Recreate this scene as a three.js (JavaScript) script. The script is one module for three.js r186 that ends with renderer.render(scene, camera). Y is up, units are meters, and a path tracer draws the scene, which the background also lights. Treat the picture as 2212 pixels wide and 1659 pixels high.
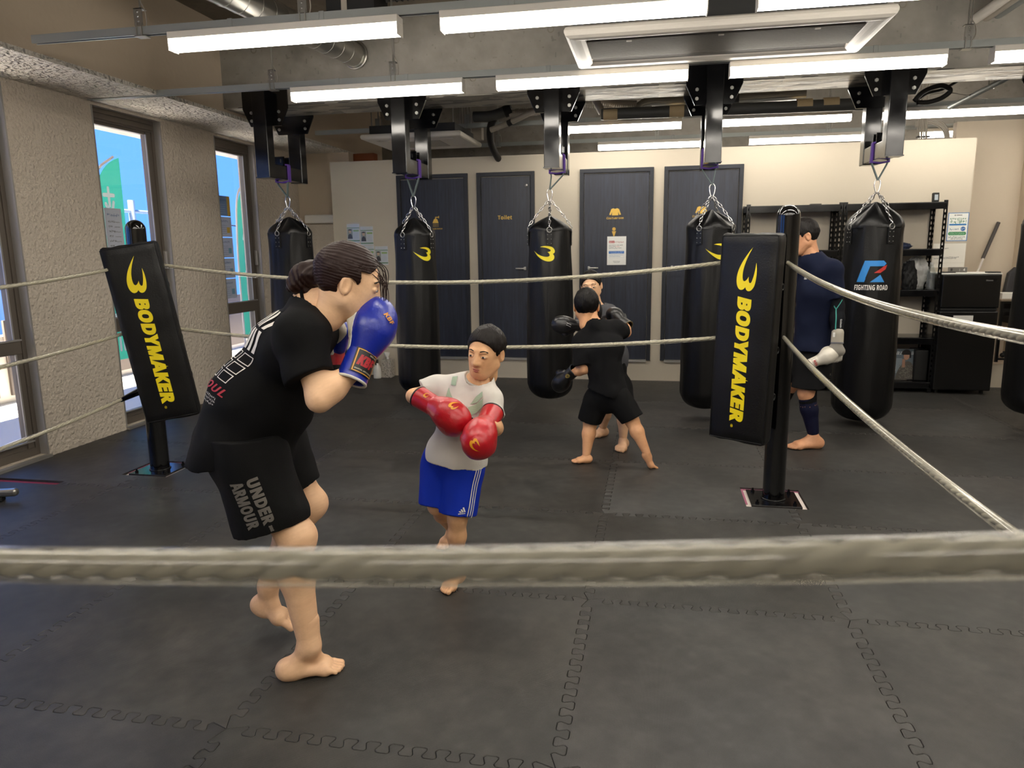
import * as THREE from 'three';
import { mergeGeometries, mergeVertices, toCreasedNormals } from 'three/addons/utils/BufferGeometryUtils.js';
import { RoundedBoxGeometry } from 'three/addons/geometries/RoundedBoxGeometry.js';
import { RectAreaLightUniformsLib } from 'three/addons/lights/RectAreaLightUniformsLib.js';
import { Brush, Evaluator, SUBTRACTION } from 'three-bvh-csg';

// ---------------------------------------------------------------- camera, sky, sun, exposure
const scene = new THREE.Scene();
const renderer = new THREE.WebGLRenderer({ antialias: true });
renderer.toneMapping = THREE.LinearToneMapping;
renderer.toneMappingExposure = 1.08;
renderer.shadowMap.enabled = true;
RectAreaLightUniformsLib.init();
const D2R = Math.PI / 180;
const camera = new THREE.PerspectiveCamera(55.66, 2212 / 1659, 0.05, 200);
camera.position.set(0, 1.407, 0);
camera.rotation.order = 'YXZ';
camera.rotation.set(-10.433 * D2R, 11.094 * D2R, -0.75 * D2R);
camera.focus = 2.7;
camera.userData.fStop = 6.6;
camera.updateMatrixWorld();
scene.background = new THREE.Color(0.21, 0.62, 1.9);            // clear blue daytime sky
const sun = new THREE.DirectionalLight(0xfff2e0, 60.0);           // steep sun, kept off the panes by the eaves
sun.position.set(-8, 24, 12); sun.target.position.set(-6, 0, -4);
sun.castShadow = true; sun.shadow.mapSize.set(2048, 2048);
Object.assign(sun.shadow.camera, { left: -16, right: 16, top: 16, bottom: -16, near: 1, far: 60 });
scene.add(sun, sun.target);
const LED_COLOR = new THREE.Color(1.0, 0.93, 0.82), LED_POWER = 14, LED_GLOW = 20;

// ---------------------------------------------------------------- helpers
let seed = 12345;
const rnd = () => { seed |= 0; seed = seed + 0x6D2B79F5 | 0; let t = Math.imul(seed ^ seed >>> 15, 1 | seed); t = t + Math.imul(t ^ t >>> 7, 61 | t) ^ t; return ((t ^ t >>> 14) >>> 0) / 4294967296; };
const rr = (a, b) => a + (b - a) * rnd();
const taken = {};
function numbered(n) { if (!(n in taken)) { taken[n] = 0; return n; } taken[n]++; return n + '_' + String(taken[n]).padStart(3, '0'); }
function shade(o) { o.castShadow = o.receiveShadow = true; return o; }
function prep(g) {
  if (g.index) g = g.toNonIndexed();
  for (const k of Object.keys(g.attributes)) if (!['position', 'normal', 'uv'].includes(k)) g.deleteAttribute(k);
  if (!g.attributes.normal) g.computeVertexNormals();
  if (!g.attributes.uv) g.setAttribute('uv', new THREE.BufferAttribute(new Float32Array(g.attributes.position.count * 2), 2));
  g.morphAttributes = {}; g.groups = [];
  return g;
}
function merge(gs) { gs = (Array.isArray(gs) ? gs : [gs]); return gs.length === 1 ? gs[0] : mergeGeometries(gs.map(prep)); }
function obj(name, gs, m, parent = scene) {
  const o = shade(new THREE.Mesh(merge(gs), m));
  o.name = parent === scene ? numbered(name) : name; parent.add(o); return o;
}
function tag(o, label, category, group) { o.userData.label = label; o.userData.category = category; if (group) o.userData.group = group; return o; }
function thing(name, label, category, pos = [0, 0, 0], turn = 0, group) {
  const o = new THREE.Group(); o.name = numbered(name); scene.add(o); o.position.set(...pos); o.rotation.y = turn;
  return tag(o, label, category, group);
}
function struct(name, gs, m, label, category) { const o = obj(name, gs, m); o.userData.kind = 'structure'; if (label) { o.userData.label = label; o.userData.category = category || name.split('_')[0]; } return o; }
function structGroup(name, label, category) { const o = new THREE.Group(); o.name = numbered(name); scene.add(o); o.userData.kind = 'structure'; o.userData.label = label; o.userData.category = category; return o; }
// uv in metres from the dominant axis of each face
function metric(g) {
  g = prep(g); const p = g.attributes.position, n = g.attributes.normal, uv = g.attributes.uv;
  for (let i = 0; i < p.count; i++) {
    const ax = Math.abs(n.getX(i)), ay = Math.abs(n.getY(i)), az = Math.abs(n.getZ(i));
    if (ay >= ax && ay >= az) uv.setXY(i, p.getX(i), p.getZ(i)); else if (ax >= az) uv.setXY(i, p.getZ(i), p.getY(i)); else uv.setXY(i, p.getX(i), p.getY(i));
  }
  return g;
}
function box(x0, x1, y0, y1, z0, z1, bevel = 0) {
  const w = x1 - x0, h = y1 - y0, d = z1 - z0;
  const g = bevel > 0 ? new RoundedBoxGeometry(w, h, d, 2, Math.min(bevel, w / 2.01, h / 2.01, d / 2.01)) : new THREE.BoxGeometry(w, h, d);
  g.translate((x0 + x1) / 2, (y0 + y1) / 2, (z0 + z1) / 2); return metric(g);
}
function cbox(w, h, d, bevel = 0) { return box(-w / 2, w / 2, -h / 2, h / 2, -d / 2, d / 2, bevel); }
function at(g, x, y, z, rx = 0, ry = 0, rz = 0) { g.applyMatrix4(new THREE.Matrix4().compose(new THREE.Vector3(x, y, z), new THREE.Quaternion().setFromEuler(new THREE.Euler(rx, ry, rz)), new THREE.Vector3(1, 1, 1))); return g; }
const v3 = (a) => new THREE.Vector3(...a);
function tube(pts, r, seg = 0, rad = 8, closed = false) { const c = new THREE.CatmullRomCurve3(pts.map(v3), closed); return new THREE.TubeGeometry(c, seg || pts.length * 6, r, rad, closed); }
function rod(a, b, r, rad = 10, r2 = r) {
  const A = v3(a), B = v3(b), g = new THREE.CylinderGeometry(r2, r, A.distanceTo(B), rad, 1);
  g.applyMatrix4(new THREE.Matrix4().compose(A.clone().add(B).multiplyScalar(.5), new THREE.Quaternion().setFromUnitVectors(new THREE.Vector3(0, 1, 0), B.clone().sub(A).normalize()), new THREE.Vector3(1, 1, 1)));
  return g;
}
function lathe(pts, seg = 32) { return new THREE.LatheGeometry(pts.map((p) => new THREE.Vector2(p[0], p[1])), seg); }
function poly(pts, holes = []) { const s = new THREE.Shape(pts.map((p) => new THREE.Vector2(p[0], p[1]))); s.holes = holes.map((h) => new THREE.Path(h.map((p) => new THREE.Vector2(p[0], p[1])))); return s; }
function slab(shape, depth, bevel = 0, curve = 12) { return new THREE.ExtrudeGeometry(shape, { depth, bevelEnabled: bevel > 0, bevelSize: bevel, bevelThickness: bevel, bevelSegments: 2, bevelOffset: -bevel, curveSegments: curve }); }

// ---------------------------------------------------------------- noise and textures
function hash2(x, y, s) { let h = Math.imul(x, 374761393) ^ Math.imul(y, 668265263) ^ Math.imul(s, 2246822519); h = Math.imul(h ^ h >>> 13, 1274126177); return ((h ^ h >>> 16) >>> 0) / 4294967296; }
const sm = (t) => t * t * (3 - 2 * t);
function pn(u, v, n, s) { // value noise with period n cells over 0..1
  const x = u * n, y = v * n, i = Math.floor(x), j = Math.floor(y), a = sm(x - i), b = sm(y - j), m = (k) => ((k % n) + n) % n;
  return (hash2(m(i), m(j), s) * (1 - a) + hash2(m(i + 1), m(j), s) * a) * (1 - b) + (hash2(m(i), m(j + 1), s) * (1 - a) + hash2(m(i + 1), m(j + 1), s) * a) * b;
}
function fbm(u, v, n, oct, s) { let t = 0, w = .5, tot = 0; for (let k = 0; k < oct; k++) { t += w * pn(u, v, n, s + k); tot += w; w *= .5; n *= 2; } return t / tot; }
function h3(x, y, z, s) { let h = Math.imul(x, 374761393) ^ Math.imul(y, 668265263) ^ Math.imul(z, 1103515245) ^ Math.imul(s, 2246822519); h = Math.imul(h ^ h >>> 13, 1274126177); return ((h ^ h >>> 16) >>> 0) / 4294967296; }
function n3(x, y, z, s = 1) {
  const i = Math.floor(x), j = Math.floor(y), k = Math.floor(z), a = sm(x - i), b = sm(y - j), c = sm(z - k), L = (p, q, t) => p + (q - p) * t;
  return L(L(L(h3(i, j, k, s), h3(i + 1, j, k, s), a), L(h3(i, j + 1, k, s), h3(i + 1, j + 1, k, s), a), b), L(L(h3(i, j, k + 1, s), h3(i + 1, j, k + 1, s), a), L(h3(i, j + 1, k + 1, s), h3(i + 1, j + 1, k + 1, s), a), b), c) * 2 - 1;
}
function dataTex(n, metres, fn, color = false) {
  const d = new Uint8Array(n * n * 4);
  for (let y = 0; y < n; y++) for (let x = 0; x < n; x++) { let c = fn((x + .5) / n, (y + .5) / n); if (!Array.isArray(c)) c = [c, c, c]; const o = (y * n + x) * 4; for (let k = 0; k < 3; k++) d[o + k] = Math.max(0, Math.min(255, c[k] * 255)); d[o + 3] = 255; }
  const t = new THREE.DataTexture(d, n, n); t.wrapS = t.wrapT = THREE.RepeatWrapping; t.magFilter = THREE.LinearFilter; t.minFilter = THREE.LinearMipmapLinearFilter; t.generateMipmaps = true;
  const r = Array.isArray(metres) ? metres : [metres, metres];
  t.repeat.set(1 / r[0], 1 / r[1]); if (color) t.colorSpace = THREE.SRGBColorSpace; t.needsUpdate = true; return t;
}
function canvasTex(w, h, draw) {
  const c = document.createElement('canvas'); c.width = w; c.height = h; const g = c.getContext('2d'); draw(g, w, h);
  const t = new THREE.CanvasTexture(c); t.colorSpace = THREE.SRGBColorSpace; t.magFilter = THREE.LinearFilter; return t;
}
function mat(color, roughness = .6, metalness = 0, extra = {}) { return new THREE.MeshStandardMaterial({ color, roughness, metalness, ...extra }); }
function phys(color, roughness = .6, extra = {}) { return new THREE.MeshPhysicalMaterial({ color, roughness, ...extra }); }
// flat printed sheets: a thin plate facing +z whose front carries the print
function sheet(w, h, tex, thick = .0015) {
  const g = new THREE.PlaneGeometry(w, h); g.translate(0, 0, thick);
  const back = cbox(w, h, thick); back.translate(0, 0, thick / 2 - .0004);
  return { front: g, back };
}
function decalMat(tex, roughness = .6, metalness = 0) { return new THREE.MeshStandardMaterial({ map: tex, transparent: true, roughness, metalness, side: THREE.DoubleSide }); }

const T = {
  concrete: dataTex(512, 2.2, (u, v) => { const a = fbm(u, v, 4, 6, 3), b = fbm(u, v, 24, 4, 9), p = pn(u, v, 90, 5) > .93 ? -.06 : 0; const g = .53 + (a - .5) * .22 + (b - .5) * .1 + p; return [g * 1.02, g * .985, g * .93]; }, true),
  concreteBump: dataTex(512, 1.1, (u, v) => fbm(u, v, 30, 5, 17)),
  stucco: dataTex(512, .5, (u, v) => { const a = fbm(u, v, 26, 4, 21); return Math.pow(a, 1.4); }),
  sprayed: dataTex(512, .8, (u, v) => { const a = fbm(u, v, 34, 3, 33); return a > .5 ? .5 + (a - .5) * 2.4 : a * .6; }),
  matColor: dataTex(1024, 1.7, (u, v) => { const a = fbm(u, v, 5, 5, 41), b = fbm(u, v, 40, 3, 47), c = fbm(u, v, 3, 4, 53), speck = pn(u, v, 300, 59) > .985 ? .09 : 0; const g = .215 + (a - .5) * .17 + (b - .5) * .1 + speck; return [g * (1.02 + (c - .5) * .12), g, g * (.96 - (c - .5) * .1)]; }, true),
  matBump: dataTex(512, .12, (u, v) => .5 + .32 * Math.sin(u * Math.PI * 2 * 36) + .3 * (pn(u, v, 60, 61) - .5)),
  leather: dataTex(512, .25, (u, v) => fbm(u, v, 40, 4, 71)),
  fabric: dataTex(256, .03, (u, v) => .5 + .25 * Math.sin(u * 2 * Math.PI * 24) + .25 * Math.sin(v * 2 * Math.PI * 24)),
  doorColor: dataTex(512, [.9, 2.4], (u, v) => { const g = fbm(u * 1, v * .08, 60, 4, 83) * .5 + fbm(u, v, 8, 3, 89) * .2 + fbm(u, v * .2, 120, 2, 91) * .3; const k = .165 + (g - .5) * .15; return [k * .88, k * 1.0, k * 1.34]; }, true),
  doorBump: dataTex(512, [.9, 2.4], (u, v) => fbm(u, v * .08, 80, 4, 83)),
  smudge: dataTex(512, 1.3, (u, v) => .45 + (fbm(u, v, 8, 5, 97) - .5) * .7),
  foil: dataTex(512, .9, (u, v) => { const a = fbm(u * .5 + .1, v, 8, 5, 101), st = fbm(u * .3, v, 14, 4, 103) > .6 ? -.3 : 0; const g = .62 + (a - .5) * .4 + st; return [g, g * .97, g * .9]; }, true),
  foilBump: dataTex(512, .9, (u, v) => fbm(u * .6, v, 10, 5, 107)),
  wall: dataTex(512, 1.8, (u, v) => .5 + (fbm(u, v, 60, 4, 113) - .5) * .6),
};
const M = {
  concrete: mat(0xffffff, .85, 0, { map: T.concrete, bumpMap: T.concreteBump, bumpScale: .002 }),
  slab: mat(0xcfc6b8, .9, 0, { map: T.concrete, bumpMap: T.concreteBump, bumpScale: .003 }),
  stucco: mat(0xd6cbbc, .92, 0, { bumpMap: T.stucco, bumpScale: .014 }),
  sprayed: mat(0xe2ddd4, .95, 0, { bumpMap: T.sprayed, bumpScale: .03 }),
  white: mat(0xc6bcaa, .7, 0, { bumpMap: T.wall, bumpScale: .0008 }),
  beige: mat(0xcdbfab, .75, 0, { bumpMap: T.wall, bumpScale: .0008 }),
  rubber: mat(0xffffff, .48, 0, { map: T.matColor, bumpMap: T.matBump, bumpScale: .0006 }),
  under: mat(0xd9cdc6, .8), redRubber: mat(0x8e1f2c, .7),
  frame: mat(0x6f675e, .5, .3), frameLight: mat(0xa9a6a2, .45, .4), glass: phys(0xffffff, .02, { transmission: 1, thickness: 0, ior: 1.5 }),
  blackMetal: mat(0x101012, .34, .2, { roughnessMap: T.smudge }), blackGloss: phys(0x050506, .12, { clearcoat: .6, clearcoatRoughness: .08 }), blackMatte: mat(0x121212, .6),
  galv: mat(0x9a9e9c, .4, .45), chrome: mat(0xd8d8d8, .16, 1), steel: mat(0xaaa9a4, .3, .9), whitePaint: mat(0xd8d2c8, .45), whitePlastic: mat(0xe8e6e0, .4),
  duct: mat(0xb9b7b0, .3, .9, { bumpMap: T.foilBump, bumpScale: .002 }), darkPipe: mat(0x4a4a48, .6), pvc: mat(0xa39b8f, .5), tape: mat(0xc9b28a, .6), cable: mat(0x1c1a19, .6), cableGrey: mat(0xa8a196, .55),
  vinyl: phys(0x060607, .42, { bumpMap: T.leather, bumpScale: .0006, specularIntensity: .7, clearcoat: .08, clearcoatRoughness: .3 }), yellow: mat(0xe8cf1c, .45),
  door: mat(0xffffff, .4, 0, { map: T.doorColor, bumpMap: T.doorBump, bumpScale: .0006 }), doorFrame: mat(0x1a1e28, .45), gold: mat(0xc9a24a, .4, .3),
  alu: mat(0xb9b7b2, .35, .7), fridge: phys(0x070708, .25, { clearcoat: .3, clearcoatRoughness: .2 }), paper: mat(0xe9e7e0, .75),
  purple: mat(0x5b3a94, .8, 0, { bumpMap: T.fabric, bumpScale: .001 }), greySling: mat(0x5d6a6a, .75, 0, { bumpMap: T.fabric, bumpScale: .001 }),
};
// ================================================================ STRUCTURE
const WL = -4.22, ZB = -7.88, SLAB = 3.3, SOFF = 2.56, XR = 6.2, ZN = 3.2, ZF = -9.6;
{ // floor: board underlay and interlocking foam mats on a one-metre grid
  const floor = struct('floor', [box(WL - .2, XR, -.14, -.024, ZF, ZN)], M.under, 'black interlocking foam mat floor of the gym', 'floor');
  const h = .021, N = 13, edge = [];
  for (let i = 0; i < N; i++) for (const [s, o] of [[.2, -1], [.29, -.88], [.315, -.55], [.2, .4], [.2, .62], [.26, .9], [.32, 1], [.7, 1], [.79, .88], [.815, .55], [.7, -.4], [.7, -.62], [.76, -.9], [.82, -1]]) edge.push([.045 + .91 * (i + s) / N, o * h]);
  const side = edge.filter((_, k) => k % 1 === 0);
  const ring = [[0, 0], ...side.map(([s, o]) => [s, o]), [1, 0], ...side.map(([s, o]) => [1 + o, s]), [1, 1], ...side.map(([s, o]) => [s, 1 + o]).reverse(), [0, 1], ...side.map(([s, o]) => [o, s]).reverse()];
  const G = new THREE.ExtrudeGeometry(poly(ring), { depth: .021, bevelEnabled: true, bevelSize: .0016, bevelThickness: .0015, bevelSegments: 1, bevelOffset: -.0024, curveSegments: 1 }); // outline inset leaves a two-millimetre joint
  G.rotateX(Math.PI / 2); G.translate(0, -.0015, 0); // shape y -> world z, depth downwards
  const geos = [0, 1, 2, 3, 4].map((k) => {
    const g = prep(G.clone()), p = g.attributes.position, uv = g.attributes.uv;
    for (let i = 0; i < p.count; i++) { const a = p.getX(i) - .5, b = p.getZ(i) - .5; k % 2 ? uv.setXY(i, -b + k * .37, a + k * .21) : uv.setXY(i, a + k * .43, b + k * .57); }
    return g;
  });
  const mats = [0xffffff, 0xe9e6e2, 0xf6f4f6, 0xdedddc].map((c) => { const m = M.rubber.clone(); m.color.set(c); return m; });
  const ev = new Evaluator(); ev.useGroups = false;
  const holes = [[-3.22, -4.15], [.69, -4.16], [-3.22, -.39], [.69, -.39]].map(([x, z]) => [x, z, .33, .33]), cuts = [...holes, [-3.95, -3.772, .6, .07]];
  let n = 0;
  for (let i = 0; i < 11; i++) for (let j = 0; j < 12; j++) {
    const x0 = -4.238 + i, z0 = -8.765 + j;
    let g = geos[(i * 3 + j * 2 + (i * j) % 3) % 5], dz = 0;
    for (const [hx, hz, hw, hd] of cuts) if (hx + hw / 2 > x0 - .03 && hx - hw / 2 < x0 + 1.03 && hz + hd / 2 > z0 - .03 && hz - hd / 2 < z0 + 1.03) {
      const a = new Brush(g); a.updateMatrixWorld(); const b = new Brush(new THREE.BoxGeometry(hw, .2, hd)); b.position.set(hx - x0, 0, hz - z0); b.updateMatrixWorld();
      g = prep(ev.evaluate(a, b, SUBTRACTION).geometry);
    }
    const o = shade(new THREE.Mesh(g, mats[(i * 7 + j * 5 + i * j) % 4])); o.name = n ? 'mat_' + String(n).padStart(3, '0') : 'mat'; n++;
    o.position.set(x0, 0, z0 + dz); floor.add(o);
  }
  obj('underlay_strip', [box(-4.2, -3.64, -.024, -.012, -3.8, -3.745)], M.redRubber, floor);
  for (const [hx, hz] of holes) { obj('underlay_board', [box(hx - .16, hx + .16, -.024, -.012, hz - .16, hz + .16)], M.under, floor); obj('underlay_edge', [box(hx - .165, hx + .165, -.024, -.009, hz - .165, hz - .15), box(hx - .165, hx - .15, -.024, -.009, hz - .15, hz + .1)], mat(0xa8627c, .7), floor); }
}
struct('ceiling', [box(WL - .2, XR + .2, SLAB, SLAB + .2, ZF - .2, ZN + .2)], M.slab, 'bare concrete ceiling slab', 'ceiling');
{ // left wall with window openings
  const spans = [[-9.6, -7.4], [-6.67, -5.885], [-5.085, -4.3], [-2.2, -1.5], [.6, ZN + .2]], op = [[-7.4, -6.67], [-5.885, -5.085], [-4.3, -2.2], [-1.5, .6]];
  const gs = spans.map(([a, b]) => box(WL - .2, WL, -.02, SOFF, a, b));
  for (const [a, b] of op) gs.push(box(WL - .2, WL, 2.535, SOFF, a, b), box(WL - .2, WL - .02, -.02, .02, a, b));
  struct('wall_left', gs, M.stucco, 'beige stucco wall with tall windows', 'wall');
  struct('soffit_left', [box(WL - .2, -3.61, SOFF, SOFF + .03, -9.6, ZN)], M.sprayed, 'rough sprayed soffit above the windows', 'soffit');
  struct('beam_left', [box(WL - .2, -3.61, SOFF + .03, SLAB, -9.6, ZN + .2)], mat(0xc9b9a4, .9, 0, { bumpMap: T.concreteBump, bumpScale: .0015 }), 'plastered beam above the soffit', 'beam');
  struct('eaves', [box(WL - 1.75, WL - .2, 2.75, 2.95, -10, 4)], M.concrete, 'concrete eaves outside the windows', 'eaves');
  op.forEach(([a, b], n) => { // aluminium windows with a transom, an upper and a lower pane
    const w = structGroup('window_' + (n + 1), ['narrow aluminium window behind the leftmost punching bag', 'tall aluminium window behind the left corner post', 'wide aluminium sliding window at the left edge', 'wide aluminium window out of frame'][n], 'window');
    const x0 = WL - .13, x1 = WL - .06, f = .045, tr = n < 2 ? [.79, .9] : [.745, .835];
    obj('window_frame', [box(x0, x1, .02, 2.535, a, a + f), box(x0, x1, .02, 2.535, b - f, b), box(x0, x1, .02, .075, a + f, b - f), box(x0, x1, 2.44, 2.535, a + f, b - f), box(x0 + .015, x1 + .012, 2.455, 2.47, a + f, b - f), box(x0 + .015, x1 + .012, 2.5, 2.51, a + f, b - f)], M.frame, w);
    obj('transom', [box(x0 + .004, x1 - .004, tr[0], tr[1], a + f, b - f, .004)], M.frame, w);
    const stiles = n < 2 ? [[a + f, a + f + .065]] : [[b - f - .09, b - f], [(a + b) / 2 - .045, (a + b) / 2 + .045], [a + f, a + f + .05]];
    obj('sash', [...stiles.map(([p, q]) => box(x0 + .008, x1 - .008, .075, 2.44, p, q, .004)), box(x0 + .01, x1 - .02, .075, .12, a + f, b - f), box(x0 + .01, x1 - .02, 2.415, 2.44, a + f, b - f)], M.frame, w);
    obj('bead', stiles.flatMap(([p, q]) => [box(x1 - .01, x1 - .002, .12, tr[0], q, q + .012), box(x1 - .01, x1 - .002, tr[1], 2.415, q, q + .012)]).concat([box(x1 - .01, x1 + .004, tr[1], tr[1] + .012, a + f, b - f), box(x1 - .01, x1 + .004, .12, .13, a + f, b - f)]), M.frameLight, w);
    obj('pane', [box((x0 + x1) / 2 - .001, (x0 + x1) / 2 + .001, tr[1] + .005, 2.415, a + f + .05, b - f - .005)], M.glass, w);
    obj('pane', [box((x0 + x1) / 2 - .001, (x0 + x1) / 2 + .001, .12, tr[0] - .005, a + f + .05, b - f - .005)], M.glass, w);
    obj('jamb_trim', [box(x1, WL + .004, .02, 2.535, a, a + .012), box(x1, WL + .004, .02, 2.535, b - .012, b)], M.frameLight, w);
    obj('sill', [box(x1, WL + .03, -.005, .018, a, b)], M.alu, w);
    if (n < 2) obj('latch', [box(x1, x1 + .03, 1.28, 1.44, a + .02, a + .045, .006)], M.frameLight, w);
  });
}
{ // cross beam with form-tie cones, rear concrete wall, outer shell
  const b = struct('beam_cross', [box(-3.61, XR, 2.62, SLAB, -6.35, -5.9)], M.concrete, 'concrete cross beam carrying the punching bags', 'beam');
  obj('underside_sheet', [box(-3.61, XR, 2.612, 2.62, -6.35, -5.905)], mat(0xffffff, .3, .35, { map: T.foil, bumpMap: T.foilBump, bumpScale: .004 }), b);
  const tie = (x, y, z) => { const g = lathe([[0, -.004], [.016, -.004], [.02, .003], [.026, .003], [.027, 0]], 20); g.rotateX(Math.PI / 2); g.translate(x, y, z); return g; };
  const g = []; for (let x = -3.3; x < 5; x += .62) { g.push(tie(x, 3.06, -5.9)); g.push(tie(x, 2.74, -5.9)); } obj('form_tie', g, mat(0x8b857a, .9), b).userData.kind = 'stuff';
  const r = struct('wall_rear', [box(WL, XR, -.02, SLAB, ZF - .2, ZF)], M.concrete, 'bare concrete wall behind the partition', 'wall');
  const g2 = []; for (let x = -3; x < 5; x += .62) { g2.push(tie(x, 2.95, ZF)); g2.push(tie(x, 2.66, ZF)); } obj('form_tie', g2, mat(0x8b857a, .9), r).userData.kind = 'stuff';
  obj('ledge', [box(-3, XR, 2.46, 2.56, ZF, ZF + .12)], M.beige, r);
  struct('wall_right', [box(XR, XR + .2, -.02, SLAB, ZF, ZN)], M.white, 'white wall out of frame on the right', 'wall');
  struct('wall_near', [box(WL - .2, XR + .2, -.02, SLAB, ZN, ZN + .2)], M.white, 'white wall behind the camera', 'wall');
}
{ // white partition, niche wall, stepped wall on the right, raised office floor
  struct('wall_back', [box(-3.58, 2.96, 0, 2.395, ZB - .1, ZB)], M.white, 'white partition wall with the four dark doors', 'wall');
  const nw = struct('wall_niche', [box(WL, -3.56, 0, SOFF, -8.5, -8.36)], M.beige, 'pale wall of the washing niche beside the partition', 'wall');
  obj('timber_edge', [box(-3.56, -3.3, 2.3, SOFF, -8.62, -8.5)], mat(0x8a4a24, .7), nw);
  struct('wall_office', [box(2.96, XR, 0, 2.62, -8.5, -8.4)], M.beige, 'beige wall behind the desk', 'wall');
  struct('pilaster_office', [box(3.6, 3.95, .25, 2.62, -8.4, -8.27), box(2.96, 3.0, 0, 2.395, -8.4, -7.98)], M.beige, 'beige pilaster behind the desk', 'wall');
  const pl = struct('platform', [box(3.0, XR, 0, .235, -8.4, -7.9)], M.white, 'white raised plinth under the desk', 'platform');
  obj('platform_top', [box(3.0, XR, .235, .25, -8.4, -7.885)], mat(0xb8a690, .5), pl);
}
{ // four dark doors
  const defs = [[-2.805, -2.0, 'dark navy door with a gold shower sign'], [-1.901, -1.271, 'narrow dark navy door marked Toilet in gold'], [-.79, -.03, 'dark navy changing room door with a taped notice'], [.075, .855, 'dark navy changing room door behind the right corner pad']];
  defs.forEach(([x0, x1, label], n) => {
    const d = structGroup('door_' + (n + 1), label, 'door'), f = .042, y0 = .225, y1 = 2.225;
    obj('door_frame', [box(x0, x0 + f, y0, y1, ZB - .03, ZB + .032, .004), box(x1 - f, x1, y0, y1, ZB - .03, ZB + .032, .004), box(x0, x1, y1 - f, y1, ZB - .03, ZB + .033, .004)], M.doorFrame, d);
    obj('door_leaf', [box(x0 + f + .004, x1 - f - .004, y0 + .008, y1 - f - .006, ZB - .02, ZB + .012, .003)], M.door, d);
    obj('threshold', [box(x0 + f, x1 - f, y0 - .018, y0 + .006, ZB - .01, ZB + .036)], M.alu, d);
    const hx = n === 1 ? x1 - .11 : x0 + .1;
    obj('handle', [box(Math.min(hx, hx - .1 * (n === 1 ? 1 : -1)), Math.max(hx, hx - .1 * (n === 1 ? 1 : -1)), 1.2, 1.216, ZB + .035, ZB + .05, .006), box(hx - .012, hx + .012, 1.19, 1.226, ZB + .01, ZB + .045, .006)], M.alu, d);
    if (n === 1) obj('door_stud', [at(lathe([[0, .012], [.012, .01], [.018, 0]], 16), x1 - .09, 2.08, ZB + .012, Math.PI / 2)], M.alu, d);
    const mx = (x0 + x1) / 2;
    const sign = canvasTex(256, 256, (g) => {
      g.fillStyle = '#e6bd55'; g.textAlign = 'center';
      if (n === 1) { g.font = 'bold 74px sans-serif'; g.fillText('Toilet', 128, 150); }
      else if (n === 0) {
        g.beginPath(); g.moveTo(80, 130); g.lineTo(92, 96); g.arc(128, 100, 34, Math.PI, 0); g.lineTo(172, 130); g.fill(); g.fillRect(122, 44, 12, 30); g.fillRect(122, 40, 60, 12); g.fillRect(170, 28, 12, 34);
        for (let k = 0; k < 3; k++) for (let i = 0; i < 5; i++) g.fillRect(86 + i * 19, 142 + k * 16, 8, 8);
        g.font = 'bold 27px sans-serif'; g.fillText('SHOWER ROOM', 128, 222);
      } else {
        g.beginPath(); g.moveTo(104, 34); g.quadraticCurveTo(128, 50, 152, 34); g.lineTo(180, 46); g.lineTo(206, 118); g.lineTo(184, 124); g.lineTo(170, 86); g.lineTo(170, 128); g.lineTo(86, 128); g.lineTo(86, 86); g.lineTo(72, 124); g.lineTo(50, 118); g.lineTo(76, 46); g.fill();
        g.font = 'bold 38px monospace'; g.fillText('Costumroom', 128, 176);
      }
    });
    const w = n === 1 ? .2 : n === 0 ? .19 : .2, s = new THREE.PlaneGeometry(w, w); s.translate(n === 0 ? mx + .03 : mx - .01, n === 0 ? 1.71 : 1.75, ZB + .0135);
    obj('sign', [s], decalMat(sign, .5, 0), d);
    if (n > 1) { const fg = [at(new THREE.CircleGeometry(.018, 20), mx - .02, 1.61, ZB + .0135), at(new THREE.ShapeGeometry(poly([[-.022, .03], [.022, .03], [0, -.035]])), mx - .02, 1.558, ZB + .0135)]; if (n === 2) obj('gender_sign', fg, M.gold, d); }
  });
}
// ================================================================ LIGHT RAILS, LAMPS, AIR CONDITIONING, PIPES
function lamp(x0, z, y, label, group) { // bottom of the diffuser at y
  const L = 1.25, t = thing('linear_lamp', label, 'lamp', [x0 + L / 2, y, z], 0, group);
  const sh = poly([[-.042, .055], [-.042, .03], [-.036, .012], [-.022, .002], [0, 0], [.022, .002], [.036, .012], [.042, .03], [.042, .055]]);
  const d = slab(sh, L - .012); d.rotateY(Math.PI / 2); d.translate(-(L - .012) / 2, 0, 0);
  obj('diffuser', [d], lampGlow, t);
  obj('housing', [at(cbox(L, .036, .086, .004), 0, .073, 0), at(cbox(.006, .058, .084, .003), -L / 2 + .003, .028, 0), at(cbox(.006, .058, .084, .003), L / 2 - .003, .028, 0)], M.whitePaint, t);
  const a = new THREE.RectAreaLight(LED_COLOR, LED_POWER, L - .06, .06); a.position.set(0, -.004, 0); a.rotation.set(-Math.PI / 2, 0, 0); a.name = 'lamp_light';
  t.add(a); return t;
}
const lampGlow = new THREE.MeshStandardMaterial({ color: 0xffffff, roughness: .4, emissive: LED_COLOR, emissiveIntensity: LED_GLOW });
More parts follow.
